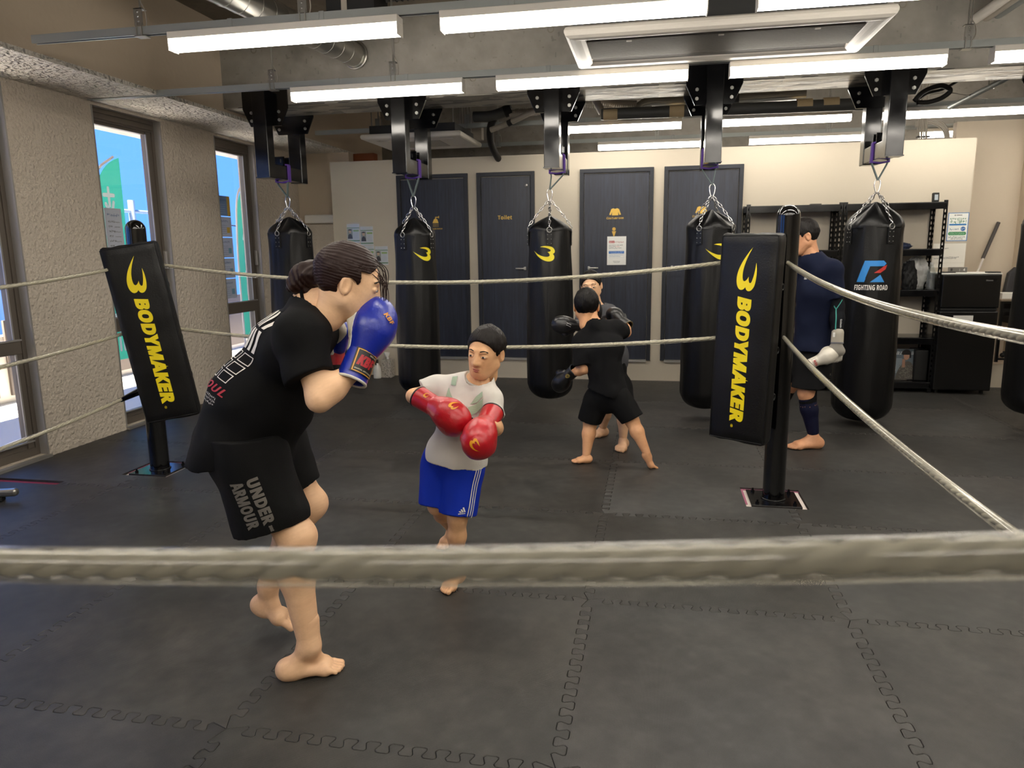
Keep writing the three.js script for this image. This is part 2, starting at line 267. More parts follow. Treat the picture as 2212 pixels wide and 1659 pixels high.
function rail(x0, x1, z, y, hangers, label, clips = []) { // rail bottom at y
  const t = thing('lamp_rail', label, 'rail', [0, 0, 0]);
  const sh = poly([[-.021, .041], [-.021, 0], [-.009, 0], [-.009, .003], [-.018, .003], [-.018, .038], [.018, .038], [.018, .003], [.009, .003], [.009, 0], [.021, 0], [.021, .041]]);
  const g = slab(sh, x1 - x0); g.rotateY(Math.PI / 2); g.translate(x0, y, z); obj('channel', [g], M.galv, t);
  for (const x of clips) obj('clip', [box(x - .014, x + .014, y - .004, y + .045, z - .024, z + .024, .003)], M.galv, t);
  for (const x of hangers) {
    obj('hanger_rod', [rod([x, y + .12, z], [x, SLAB, z], .0045, 8), rod([x + .012, y + .1, z + .012], [x + .012, SLAB, z + .012], .003, 6)], M.steel, t);
    obj('hanger_bracket', [box(x - .024, x + .024, y + .045, y + .13, z + .018, z + .022), box(x - .024, x + .024, y + .126, y + .13, z - .02, z + .022), box(x - .03, x + .03, y - .008, y - .003, z - .026, z + .026), box(x - .018, x - .012, y - .006, y + .06, z + .022, z + .027), box(x + .012, x + .018, y - .006, y + .06, z + .022, z + .027), ...[.065, .09, .112].map((h) => at(lathe([[0, .004], [.005, .003], [.006, 0]], 10), x, y + h, z + .022, Math.PI / 2))], M.steel, t);
    obj('cable', [tube([[x + .024, y + .03, z], [x + .04, y + .07, z + .01], [x + .035, y + .12, z + .01], [x + .01, y + .17, z + .005], [x + .008, y + .3, z + .004]], .003, 20, 6)], M.cableGrey, t);
  }
  return t;
}
const ord = ['first', 'second', 'third', 'fourth', 'fifth'];
const rows = [
  { z: -3.65, y: 2.447, xs: [-2.5, -1.04, .42, 1.88, 3.34], r: [-3.33, 4.8], h: [-2.67, -1.75, -.02, 1.8, 3.6], name: 'nearest visible lamp rail' },
  { z: -5.05, y: 2.46, xs: [-2.545, -1.067, .433, 1.93, 3.4], r: [-4.195, 4.9], h: [-2.69, -1.79, -.02, 1.79, 3.6], name: 'rail before the bag beam' },
  { z: -7.4, y: 2.52, xs: [-1.03, .47, 1.97, 3.45], r: [-3.5, 4.9], h: [-2.81, -1.87, -.02, 1.87, 3.6], name: 'lamp rail above the partition' },
  { z: -8.87, y: 2.535, xs: [-.68, 1.0, 2.75], r: [-3.2, 4.5], h: [-1.87, -.01, 1.83], name: 'lamp rail behind the partition' },
  { z: -2.25, y: 2.447, xs: [-2.5, -1.04, .42, 1.88], r: [-3.33, 4.8], h: [-1.75, 1.8], name: 'lamp rail over the ring' },
  { z: -.85, y: 2.447, xs: [-2.5, -1.04, .42, 1.88], r: [-3.33, 4.8], h: [-1.75, 1.8], name: 'lamp rail over the camera' },
  { z: .9, y: 2.447, xs: [-2.5, -1.04, .42, 1.88], r: [-3.33, 4.8], h: [-1.75, 1.8], name: 'lamp rail behind the camera' },
];
rows.forEach((r, k) => {
  const cl = []; for (const x of r.xs) cl.push(x + .35, x + .85);
  rail(r.r[0], r.r[1], r.z, r.y + .092, r.h, 'grey steel channel, ' + r.name, cl);
  r.xs.forEach((x, i) => lamp(x, r.z, r.y, ord[i] + ' lit tube lamp from the left on the ' + r.name, 'tube lamps on the ' + r.name));
});
{ // ceiling cassette air conditioners
  const t = thing('air_conditioner', 'long white ceiling cassette with a grey grille above the lamp rails', 'air conditioner', [.33, 2.55, -4.595]);
  const fr = poly([[-.845, -.372], [.845, -.372], [.845, .372], [-.845, .372]], [[[-.735, -.27], [-.735, .27], [.735, .27], [.735, -.27]]]);
  const g = new THREE.ExtrudeGeometry(fr, { depth: .012, bevelEnabled: true, bevelSize: .05, bevelThickness: .03, bevelSegments: 3, bevelOffset: -.05 }); g.rotateX(Math.PI / 2); g.translate(0, .03, 0);
  obj('panel_frame', [g], M.whitePaint, t);
  obj('casing', [box(-.8, .8, .05, .42, -.32, .32)], M.blackMatte, t);
  obj('louver', [at(cbox(1.5, .006, .07, .002), 0, .02, .235, .25)], mat(0x8d8a84, .5), t); obj('louver', [at(cbox(1.5, .006, .07, .002), 0, .02, -.235, -.25)], mat(0x8d8a84, .5), t);
  const sl = [box(-.74, .74, .02, .03, -.19, .19)]; for (let k = 0; k < 26; k++) sl.push(box(-.74, .74, .008, .02, -.186 + k * .0147, -.180 + k * .0147)); obj('grille', sl, mat(0x77736c, .6, .2), t);
  for (const x of [-.5, 0, .5]) obj('grille_clip', [box(x - .015, x + .015, .002, .01, .17, .182)], M.whitePaint, t);
  obj('refrigerant_pipe', [tube([[-.84, .2, .1], [-1.0, .22, .1], [-1.1, .4, .05], [-1.1, .7, .05]], .03, 24, 10)], M.whitePaint, t);
}
{
  const t = thing('air_conditioner', 'square white four-way ceiling cassette behind the second punching bag bracket', 'air conditioner', [-2.27, 2.45, -7.2]);
  const fr = poly([[-.49, -.42], [.49, -.42], [.49, .42], [-.49, .42]], [[[-.36, -.3], [-.36, -.24], [.36, -.24], [.36, -.3]], [[-.36, .24], [-.36, .3], [.36, .3], [.36, .24]]]);
  const g = new THREE.ExtrudeGeometry(fr, { depth: .01, bevelEnabled: true, bevelSize: .02, bevelThickness: .02, bevelSegments: 2, bevelOffset: -.02 }); g.rotateX(Math.PI / 2); g.translate(0, .03, 0);
  obj('panel_frame', [g], M.whitePaint, t); obj('casing', [box(-.42, .42, .04, .13, -.36, .36)], M.blackMatte, t); obj('hanger_rod', [[-.4, -.34], [.4, -.34], [-.4, .34], [.4, .34]].map(([x, z]) => rod([x, .12, z], [x, .85, z], .006, 6)), M.steel, t);
  obj('grille', [box(-.22, .22, -.004, .006, -.2, .2, .004)], mat(0xa9a49b, .5), t);
}
{ // spiral duct running into the beam
  const a = [-3.05, 3.06, -2.0], b = [-2.4, 2.965, -5.93], t = thing('spiral_duct', 'silver spiral ventilation duct entering the cross beam', 'duct');
  obj('duct_tube', [rod(a, b, .092, 28)], M.duct, t);
  const A = v3(a), B = v3(b), q = new THREE.Quaternion().setFromUnitVectors(new THREE.Vector3(0, 0, 1), B.clone().sub(A).normalize());
  const seams = []; for (let k = 0; k < 30; k++) { const g = new THREE.TorusGeometry(.0925, .0022, 5, 28); g.applyMatrix4(new THREE.Matrix4().compose(A.clone().lerp(B, (k + .5) / 30), q, new THREE.Vector3(1, 1, 1))); seams.push(g); }
  obj('seam', seams, M.steel, t).userData.kind = 'stuff';
  const c = new THREE.TorusGeometry(.1, .012, 8, 32); c.applyMatrix4(new THREE.Matrix4().compose(new THREE.Vector3(-2.405, 2.967, -5.895), q, new THREE.Vector3(1, 1, 1))); obj('collar', [c], M.duct, t);
}
{ // access panel with a dark duct box above it
  const t = thing('vent_hood', 'flat white vent plate under a dark duct box', 'vent', [-2.05, 2.97, -5.05]);
  obj('plate', [cbox(.44, .02, .34, .008)], M.whitePaint, t); obj('duct_box', [at(cbox(.34, .3, .26), .02, .17, 0)], M.blackMatte, t); obj('strap', [at(cbox(.04, .3, .004), -.02, .17, .135)], M.pvc, t);
  const f = thing('flexible_duct', 'dark ribbed flexible duct near the ceiling', 'duct'); const pts = []; for (let k = 0; k <= 10; k++) pts.push([-1.85 + k * .11, 3.14 + Math.sin(k * .5) * .03, -5.1 - k * .03]);
  obj('hose', [tube(pts, .06, 60, 12)], M.darkPipe, f); const rg = []; for (let k = 1; k < 30; k++) rg.push(at(new THREE.TorusGeometry(.061, .004, 5, 16), -1.85 + k * .0366, 3.14 + Math.sin(k / 3 * .5) * .03, -5.1 - k * .01, 0, Math.PI / 2)); obj('rib', rg, M.cable, f).userData.kind = 'stuff';
}
function pipe(name, label, pts, r, m, extra) { const t = thing(name, label, 'pipe'); obj('pipe_run', [tube(pts, r, pts.length * 10, 14)], m, t); if (extra) extra(t); return t; }
pipe('spiral_duct', 'thin silver spiral duct behind the beam above the changing room doors', [[-.2, 2.62, -7.3], [-.16, 2.72, -7.3], [-.08, 2.75, -7.3], [.1, 2.745, -7.3], [.6, 2.74, -7.3], [1.3, 2.75, -7.3]], .05, M.duct, (t) => { obj('joint_sleeve', [rod([.62, 2.74, -7.3], [.72, 2.74, -7.3], .055, 20)], M.darkPipe, t); });
pipe('drain_pipe', 'grey drain pipe with cream taped joints behind the beam', [[-.52, 2.64, -7.15], [.6, 2.63, -7.15], [1.9, 2.62, -7.15]], .052, M.darkPipe, (t) => { for (const x of [-.5, .1, 1.2, 1.42]) obj('tape_wrap', [rod([x, 2.636, -7.15], [x + .13, 2.635, -7.15], .054, 20)], M.tape, t); });
pipe('bend_pipe', 'beige plastic pipe bending down behind the beam', [[-.6, 3.1, -7.15], [-.59, 2.82, -7.15], [-.55, 2.72, -7.15], [-.51, 2.65, -7.15]], .036, M.pvc);
pipe('corrugated_hose', 'pale corrugated hose hanging behind the third bag bracket', [[-1.42, 2.71, -7.3], [-1.06, 2.73, -7.3], [-.8, 2.79, -7.3], [-.57, 2.79, -7.3], [-.35, 2.75, -7.3], [-.2, 2.74, -7.3]], .035, M.pvc, (t) => { const g = []; for (let k = 0; k < 60; k++) g.push(at(new THREE.TorusGeometry(.0355, .003, 5, 16), -1.4 + k * .02, 2.72 + .06 * Math.max(0, Math.sin((k - 12) / 36 * Math.PI)), -7.3, 0, Math.PI / 2)); obj('rib', g, M.pvc, t).userData.kind = 'stuff'; });
pipe('cable_duct', 'pale cable duct slanting up behind the third bag bracket', [[-1.6, 2.56, -7.25], [-1.38, 2.62, -7.2], [-1.12, 2.71, -7.15], [-.75, 2.8, -7.1]], .026, M.pvc, (t) => obj('tape_band', [rod([-1.42, 2.605, -7.21], [-1.38, 2.62, -7.2], .03, 12)], M.cable, t));
pipe('flexible_duct', 'dark flexible duct dropping behind the partition top', [[-1.78, 2.7, -7.3], [-1.6, 2.7, -7.3], [-1.42, 2.75, -7.3]], .05, M.darkPipe, (t) => { obj('down_hose', [tube([[-1.55, 2.72, -7.3], [-1.62, 2.62, -7.35], [-1.66, 2.5, -7.5], [-1.66, 2.3, -8.1]], .035, 30, 10)], M.cable, t); obj('cuff', [rod([-1.47, 2.73, -7.3], [-1.4, 2.755, -7.3], .056, 16)], M.cable, t); });
{ const t = thing('junction_box', 'pale metal box with conduits behind the beam', 'box', [-1.9, 2.7, -7.85]); obj('box_body', [cbox(.16, .28, .1, .006)], M.pvc, t); for (const x of [-.1, -.125, -.15]) obj('conduit', [rod([x, -.14, .04], [x, .6, .04], .008, 8)], M.pvc, t); }
pipe('cable_coil', 'coil of black cables hanging behind the rightmost bag bracket', [[2.12, 2.6, -7], [2.17, 2.66, -7], [2.25, 2.7, -7], [2.33, 2.71, -7], [2.39, 2.67, -7], [2.34, 2.62, -7.02], [2.24, 2.59, -7.03], [2.15, 2.59, -7.02]], .02, M.cable, (t) => { obj('cable_loop', [tube([[2.16, 2.62, -7.05], [2.24, 2.67, -7.06], [2.34, 2.69, -7.06], [2.44, 2.74, -7.06], [2.6, 2.85, -7.06]], .012, 30, 8)], M.cable, t); obj('thin_wire', [tube([[1.95, 2.6, -7.1], [2.02, 2.68, -7.1], [2.2, 2.66, -7.08], [2.4, 2.66, -7.05], [2.7, 2.6, -7.05]], .004, 30, 6)], M.cableGrey, t); });
{ const t = thing('cable_bundle', 'bundle of pale cables dropping behind the partition', 'cables'); for (let k = 0; k < 7; k++) obj('cable', [tube([[2.6 + k * .016, 3.25, -8.5], [2.62 + k * .015, 2.7, -8.5], [2.64 + k * .014, 2.35, -8.5 + (k % 3) * .02]], .007, 16, 6)], M.cableGrey, t); obj('cable_tie', [at(cbox(.12, .014, .05), 2.685, 2.5, -8.5)], M.cable, t);
  const b = thing('cable_bundle', 'arched bundle of pale cables above the partition end', 'cables'); for (let k = 0; k < 5; k++) obj('cable', [tube([[2.6, 2.6 + k * .012, -8.5], [2.74, 2.63 + k * .012, -8.5], [2.86 + k * .008, 2.56 + k * .01, -8.5], [2.92 + k * .01, 2.36, -8.5]], .006, 20, 6)], M.cableGrey, b); }
{ const t = thing('ceiling_channel', 'galvanised channel slanting across the ceiling at the right', 'channel'); obj('channel', [rod([2.5, 2.585, -7.3], [2.79, 2.74, -6.42], .028, 4)], M.galv, t); obj('hanger_rod', [rod([2.66, 2.66, -6.95], [2.66, SLAB, -6.95], .006, 6), rod([2.7, 2.66, -6.95], [2.7, SLAB, -6.95], .006, 6)], M.steel, t); }
{ const t = thing('pipe_set', 'three pale pipes entering the beam at the upper right', 'pipes'); for (let k = 0; k < 3; k++) obj('pipe_run', [rod([2.13 + k * .07, 2.93 + k * .012, -5.92], [2.5 + k * .08, 3.2, -3.6], .033, 16)], [M.whitePaint, M.pvc, M.galv][k], t); }
{ const t = thing('insulated_duct', 'foil wrapped duct under the ceiling behind the beam on the right', 'duct'); obj('duct_body', [at(cbox(1.9, .2, .5, .03), 3.9, 3.0, -7.05)], mat(0xffffff, .35, .5, { map: T.foil, bumpMap: T.foilBump, bumpScale: .006 }), t); }
// ================================================================ THE RING: posts, corner pads, ropes
function wingMark(g, flip) { // curved three-stroke wing mark on a 100 x 150 field
  g.beginPath();
  g.moveTo(70, 0); g.bezierCurveTo(30, 38, -6, 84, 12, 122); g.bezierCurveTo(22, 140, 40, 138, 50, 126); g.bezierCurveTo(56, 148, 86, 140, 92, 112); g.bezierCurveTo(98, 88, 96, 66, 90, 48);
  g.bezierCurveTo(88, 74, 84, 92, 76, 108); g.bezierCurveTo(70, 118, 60, 112, 62, 92); g.bezierCurveTo(52, 108, 36, 116, 34, 92); g.bezierCurveTo(32, 62, 50, 30, 70, 0); g.fill();
}
const padPrint = canvasTex(512, 1536, (g, w, h) => {
  g.fillStyle = '#f0d815';
  g.save(); g.translate(150, 70); g.scale(2.15, 2.35); wingMark(g); g.restore();
  g.save(); g.translate(w / 2, 440); g.rotate(Math.PI / 2); g.transform(1, 0, -.16, 1, 0, 0); g.font = '900 150px sans-serif'; g.textBaseline = 'middle';
  const word = 'BODYMAKER', tw = g.measureText(word).width; g.scale(960 / tw, 1.12); g.fillText(word, 0, 0); g.lineWidth = 9; g.strokeStyle = '#f0d815'; g.lineJoin = 'miter'; g.strokeText(word, 0, 0); g.restore();
  g.save(); g.translate(w / 2 - 52, 1425); g.rotate(Math.PI / 2); g.font = 'bold 34px sans-serif'; g.fillText('®', 0, 0); g.restore();
});
function ringPost(x, z, label) {
  const t = thing('ring_post', label, 'ring post', [x, 0, z], 0, 'ring corner posts');
  const pr = [[.06, .005], [.06, 1.565]]; for (let k = 1; k <= 10; k++) { const a = k / 10 * Math.PI / 2; pr.push([.06 * Math.cos(a), 1.565 + .06 * Math.sin(a)]); } pr[pr.length - 1][0] = 0;
  obj('tube', [lathe(pr, 40)], M.blackGloss, t);
  obj('base_plate', [at(cbox(.27, .012, .27, .003), 0, -.006, 0)], M.blackMetal, t);
  obj('weld', [at(new THREE.TorusGeometry(.062, .006, 8, 32), 0, .002, 0, Math.PI / 2)], M.blackMetal, t);
  for (const [a, b] of [[1, 1], [1, -1], [-1, 1], [-1, -1]]) obj('bolt', [at(new THREE.CylinderGeometry(.011, .011, .012, 6), a * .1, .005, b * .1), at(new THREE.CylinderGeometry(.006, .006, .026, 8), a * .1, .01, b * .1)], M.blackMetal, t);
  for (const y of [1.33, .95, .56]) obj('eye_bolt', [at(new THREE.TorusGeometry(.02, .005, 8, 18), -.07 * Math.sign(x + 1.3), y, .05, 0, .6)], M.steel, t);
  return t;
}
ringPost(-3.22, -4.15, 'glossy black ring post with a round cap in front of the tall window');
ringPost(.69, -4.16, 'glossy black ring post with a round cap beside the changing room doors');
ringPost(-3.22, -.39, 'glossy black ring post out of frame beside the left windows');
ringPost(.69, -.39, 'glossy black ring post out of frame beside the camera');
function pad(name, label, pos, yaw, rollZ, tilt, w, h) { // padded corner cushion facing +z locally
  const t = thing(name, label, 'corner pad', pos); t.rotation.set(tilt, yaw, rollZ, 'YXZ');
  const d = .11, g = new THREE.BoxGeometry(w, h, d, 14, 40, 8), p = g.attributes.position;
  for (let i = 0; i < p.count; i++) {
    let x = p.getX(i), y = p.getY(i), z = p.getZ(i); const r = .022, ax = w / 2 - r, ay = h / 2 - r, az = d / 2 - r;
    const cx = Math.max(-ax, Math.min(ax, x)), cy = Math.max(-ay, Math.min(ay, y)), cz = Math.max(-az, Math.min(az, z)); let dx = x - cx, dy = y - cy, dz = z - cz; const l = Math.hypot(dx, dy, dz);
    if (l > 1e-6) { const k = Math.min(l, r * (l > r ? 1 : 1)) ; x = cx + dx / l * Math.min(l, r); y = cy + dy / l * Math.min(l, r); z = cz + dz / l * Math.min(l, r); }
    const bulge = (1 - (2 * x / w) ** 2) * (1 - (2 * y / h) ** 4); z += Math.sign(z) * .008 * bulge + .003 * n3(x * 14, y * 9, z * 5, 3);
    if (Math.abs(y) > h / 2 - .03) { y += .006 * n3(x * 22, 3, z * 30, 5); }
    p.setXYZ(i, x, y, z);
  }
  g.computeVertexNormals(); const uv = g.attributes.uv; for (let i = 0; i < uv.count; i++) uv.setXY(i, uv.getX(i) * w, uv.getY(i) * h);
  obj('cushion', [g], M.vinyl, t);
  const seam = []; for (const s of [-1, 1]) seam.push(tube([[-w / 2 + .012, s * (h / 2 - .012), d / 2 - .004], [w / 2 - .012, s * (h / 2 - .012), d / 2 - .004]], .003, 8, 6)); for (const s of [-1, 1]) seam.push(tube([[s * (w / 2 - .006), -h / 2 + .012, d / 2 - .006], [s * (w / 2 - .006), h / 2 - .012, d / 2 - .006]], .003, 8, 6)); obj('piping', seam, M.vinyl, t);
  const pr = new THREE.PlaneGeometry(w * .92, h * .96, 12, 36), q = pr.attributes.position; for (let i = 0; i < q.count; i++) { const x = q.getX(i), y = q.getY(i); q.setZ(i, d / 2 + .0015 + .008 * (1 - (2 * x / w) ** 2) * (1 - (2 * y / h) ** 4) + .003 * n3(x * 14, y * 9, d / 2 * 5, 3)); } pr.computeVertexNormals();
  obj('lettering', [pr], decalMat(padPrint, .4), t);
  for (const y of [.28, -.05, -.3]) obj('tie_strap', [at(cbox(.05, .035, .14, .006), -.03, y, -d / 2 - .05), at(new THREE.TorusGeometry(.016, .004, 8, 16), w / 2 - .01, y, -d / 2 - .01, 0, Math.PI / 2)], M.blackMatte, t);
  return t;
}
pad('corner_pad', 'black padded corner cushion with yellow lettering, tilted on the left post', [-3.06, .925, -4.0], 26 * D2R, 8.5 * D2R, 0, .32, 1.1);
pad('corner_pad', 'black padded corner cushion with yellow lettering beside the right post', [.485, .925, -4.0], -30 * D2R, -1.0 * D2R, -1.5 * D2R, .31, 1.1);

const ropeWhite = mat(0xf0ebd8, .75, 0, { bumpMap: T.fabric, bumpScale: .001 }), sleeveMat = phys(0xe9e7df, .1, { transmission: .9, thickness: 0, ior: 1.45 });
function rope(label, f, n, R = .0125, pitch = .1, fine = false) { // f(t) -> point; three laid strands inside a clear hose
  const t = thing('ring_rope', label, 'rope', [0, 0, 0], 0, 'ring ropes');
  const P = []; for (let i = 0; i <= n; i++) P.push(v3(f(i / n)));
  let len = 0; const acc = [0]; for (let i = 1; i <= n; i++) { len += P[i].distanceTo(P[i - 1]); acc.push(len); }
  const strands = []; const up = new THREE.Vector3(0, 1, 0);
  for (let s = 0; s < 3; s++) {
    const m = Math.round(len / (pitch / 12)), pts = [];
    for (let i = 0; i <= m; i++) {
      const d = i / m * len; let k = 1; while (k < n && acc[k] < d) k++;
      const u = (d - acc[k - 1]) / (acc[k] - acc[k - 1]), c = P[k - 1].clone().lerp(P[k], u), T_ = P[k].clone().sub(P[k - 1]).normalize(), N = T_.clone().cross(up).normalize(), B = N.clone().cross(T_);
      const a = d / pitch * Math.PI * 2 + s * 2.0944; c.addScaledVector(N, Math.cos(a) * R * .36).addScaledVector(B, Math.sin(a) * R * .36 + R * .1); pts.push(c);
    }
    strands.push(new THREE.TubeGeometry(new THREE.CatmullRomCurve3(pts), m, R * .42, fine ? 10 : 6));
  }
  obj('laid_core', strands, ropeWhite, t);
  obj('clear_hose', [new THREE.TubeGeometry(new THREE.CatmullRomCurve3(P), n, R, fine ? 28 : 12)], sleeveMat, t);
  return t;
}
const sag = (a, b, low) => (u) => { const y = (1 - u) * a[1] + u * b[1] - 4 * u * (1 - u) * ((a[1] + b[1]) / 2 - low); return [a[0] + (b[0] - a[0]) * u, y, a[2] + (b[2] - a[2]) * u]; };
rope('upper clear-sleeved ring rope across the far side of the ring', sag([-3.16, 1.36, -4.12], [.62, 1.36, -4.12], 1.226), 40);
rope('lower clear-sleeved ring rope across the far side of the ring', sag([-3.16, .965, -4.12], [.62, .945, -4.12], .847), 40);
rope('upper clear-sleeved ring rope running from the right post to the right edge', (u) => { const z = -4.12 + u * 3.7; return [.69, 1.222 + .026 * (z + 2.15) ** 2, z]; }, 40, .0135, .1, true);
rope('lower clear-sleeved ring rope running from the right post towards the camera', (u) => { const z = -4.12 + u * 3.7; return [.69, .848 + .019 * (z + 2.1) ** 2, z]; }, 40, .0135, .1, true);
rope('upper clear-sleeved ring rope running from the left post to the left edge', (u) => { const z = -4.12 + u * 3.7; return [-3.22, 1.226 + .034 * (z + 2.2) ** 2, z]; }, 40);
rope('middle clear-sleeved ring rope running from the left post to the left edge', (u) => { const z = -4.12 + u * 3.7; return [-3.22, .838 + .03 * (z + 2.2) ** 2, z]; }, 40);
const lowRope = rope('lowest clear-sleeved ring rope running from the left post with a black end fitting', (u) => { const z = -4.05 + u * 3.6; return [-3.22, .43 + .036 * (z + 2.2) ** 2, z]; }, 40);
obj('end_fitting', [rod([-3.22, .555, -4.08], [-3.22, .527, -3.86], .026, 16, .014)], M.blackGloss, lowRope);
rope('thick blurred ring rope crossing right in front of the camera', (u) => { const x = -3.16 + u * 3.8; return [x, 1.171 + .0358 * (x + 1.27) ** 2, -.4]; }, 80, .0125, .085, true);
// ================================================================ PUNCHING BAGS ON BEAM BRACKETS
function bracket(x, label) {
  const t = thing('bag_bracket', label, 'bracket', [x, 2.03, -6.12], 0, 'steel bag brackets on the beam');
  const plate = (sgn) => { const s = poly([[-.205, .74], [-.205, .565], [-.14, .425], [.14, .425], [.205, .565], [.205, .74]]); const g = slab(s, .012, .0015); g.translate(0, 0, sgn > 0 ? .22 : -.244); return g; };
  for (const s of [1, -1]) {
    const p = obj('clamp_plate', [metric(plate(s))], M.blackMetal, t);
    for (const [a, b] of [[-.125, .47], [-.125, .535], [.125, .47], [.125, .535]]) obj('bolt', [at(new THREE.CylinderGeometry(.0135, .0135, .01, 6), a, b, s > 0 ? .236 : -.226, Math.PI / 2), at(new THREE.CylinderGeometry(.007, .007, .024, 8), a, b, s > 0 ? .24 : -.22, Math.PI / 2)], M.steel, p);
    obj('upright', [s > 0 ? box(-.06, .06, 0, .7, .232, .34, .006) : box(-.06, .06, 0, .7, -.352, -.244, .006)], M.blackMetal, t);
  }
  obj('cross_tube', [box(-.055, .055, .005, .12, -.245, .233, .005)], M.blackMetal, t);
  obj('stop_plate', [box(-.05, .05, .12, .2, -.035, -.03), box(-.05, .05, .12, .2, .05, .055), at(cbox(.03, .03, .01), .0, .165, .06)], M.blackMetal, t);
  obj('weld_bead', [box(-.064, .064, -.003, .004, .228, .345)], M.blackMetal, t);
  return t;
}
function link(p, q, r, m) { // one oval chain link between two points
  const A = v3(p), B = v3(q), d = B.clone().sub(A), L = d.length(), pts = []; for (let k = 0; k < 12; k++) { const a = k / 12 * Math.PI * 2; pts.push([Math.cos(a) * L * .42 * .6, Math.sin(a) * (L * .5 + r), 0]); }
  const g = tube(pts, r, 24, 5, true); const qn = new THREE.Quaternion().setFromUnitVectors(new THREE.Vector3(0, 1, 0), d.clone().normalize()); const tw = new THREE.Quaternion().setFromAxisAngle(new THREE.Vector3(0, 1, 0), m);
  g.applyMatrix4(new THREE.Matrix4().compose(A.add(B).multiplyScalar(.5), qn.multiply(tw), new THREE.Vector3(1, 1, 1))); return g;
}
const bagPrints = {
  wing: canvasTex(256, 256, (g) => { g.fillStyle = '#d9c81a'; g.save(); g.translate(14, 190); g.rotate(-Math.PI * .5); g.scale(1.5, 1.55); wingMark(g); g.restore(); }),
  road: canvasTex(512, 512, (g) => {
    g.fillStyle = '#2f86d0'; g.beginPath(); g.moveTo(60, 330); g.lineTo(150, 60); g.lineTo(390, 60); g.lineTo(430, 96); g.lineTo(395, 130); g.lineTo(220, 130); g.lineTo(155, 330); g.fill();
    g.beginPath(); g.moveTo(230, 330); g.lineTo(350, 236); g.lineTo(410, 330); g.fill(); g.beginPath(); g.moveTo(60, 330); g.lineTo(160, 330); g.lineTo(175, 285); g.lineTo(75, 285); g.fill();
    g.fillStyle = '#b5302a'; g.beginPath(); g.moveTo(395, 130); g.lineTo(440, 112); g.lineTo(420, 168); g.lineTo(350, 214); g.lineTo(270, 214); g.fill();
    g.fillStyle = '#e9e6de'; g.textAlign = 'center'; g.save(); g.translate(248, 432); g.font = 'bold 78px sans-serif'; const w = g.measureText('FIGHTING ROAD').width; g.scale(430 / w, 1.15); g.fillText('FIGHTING ROAD', 0, 0); g.restore();
  }),
};
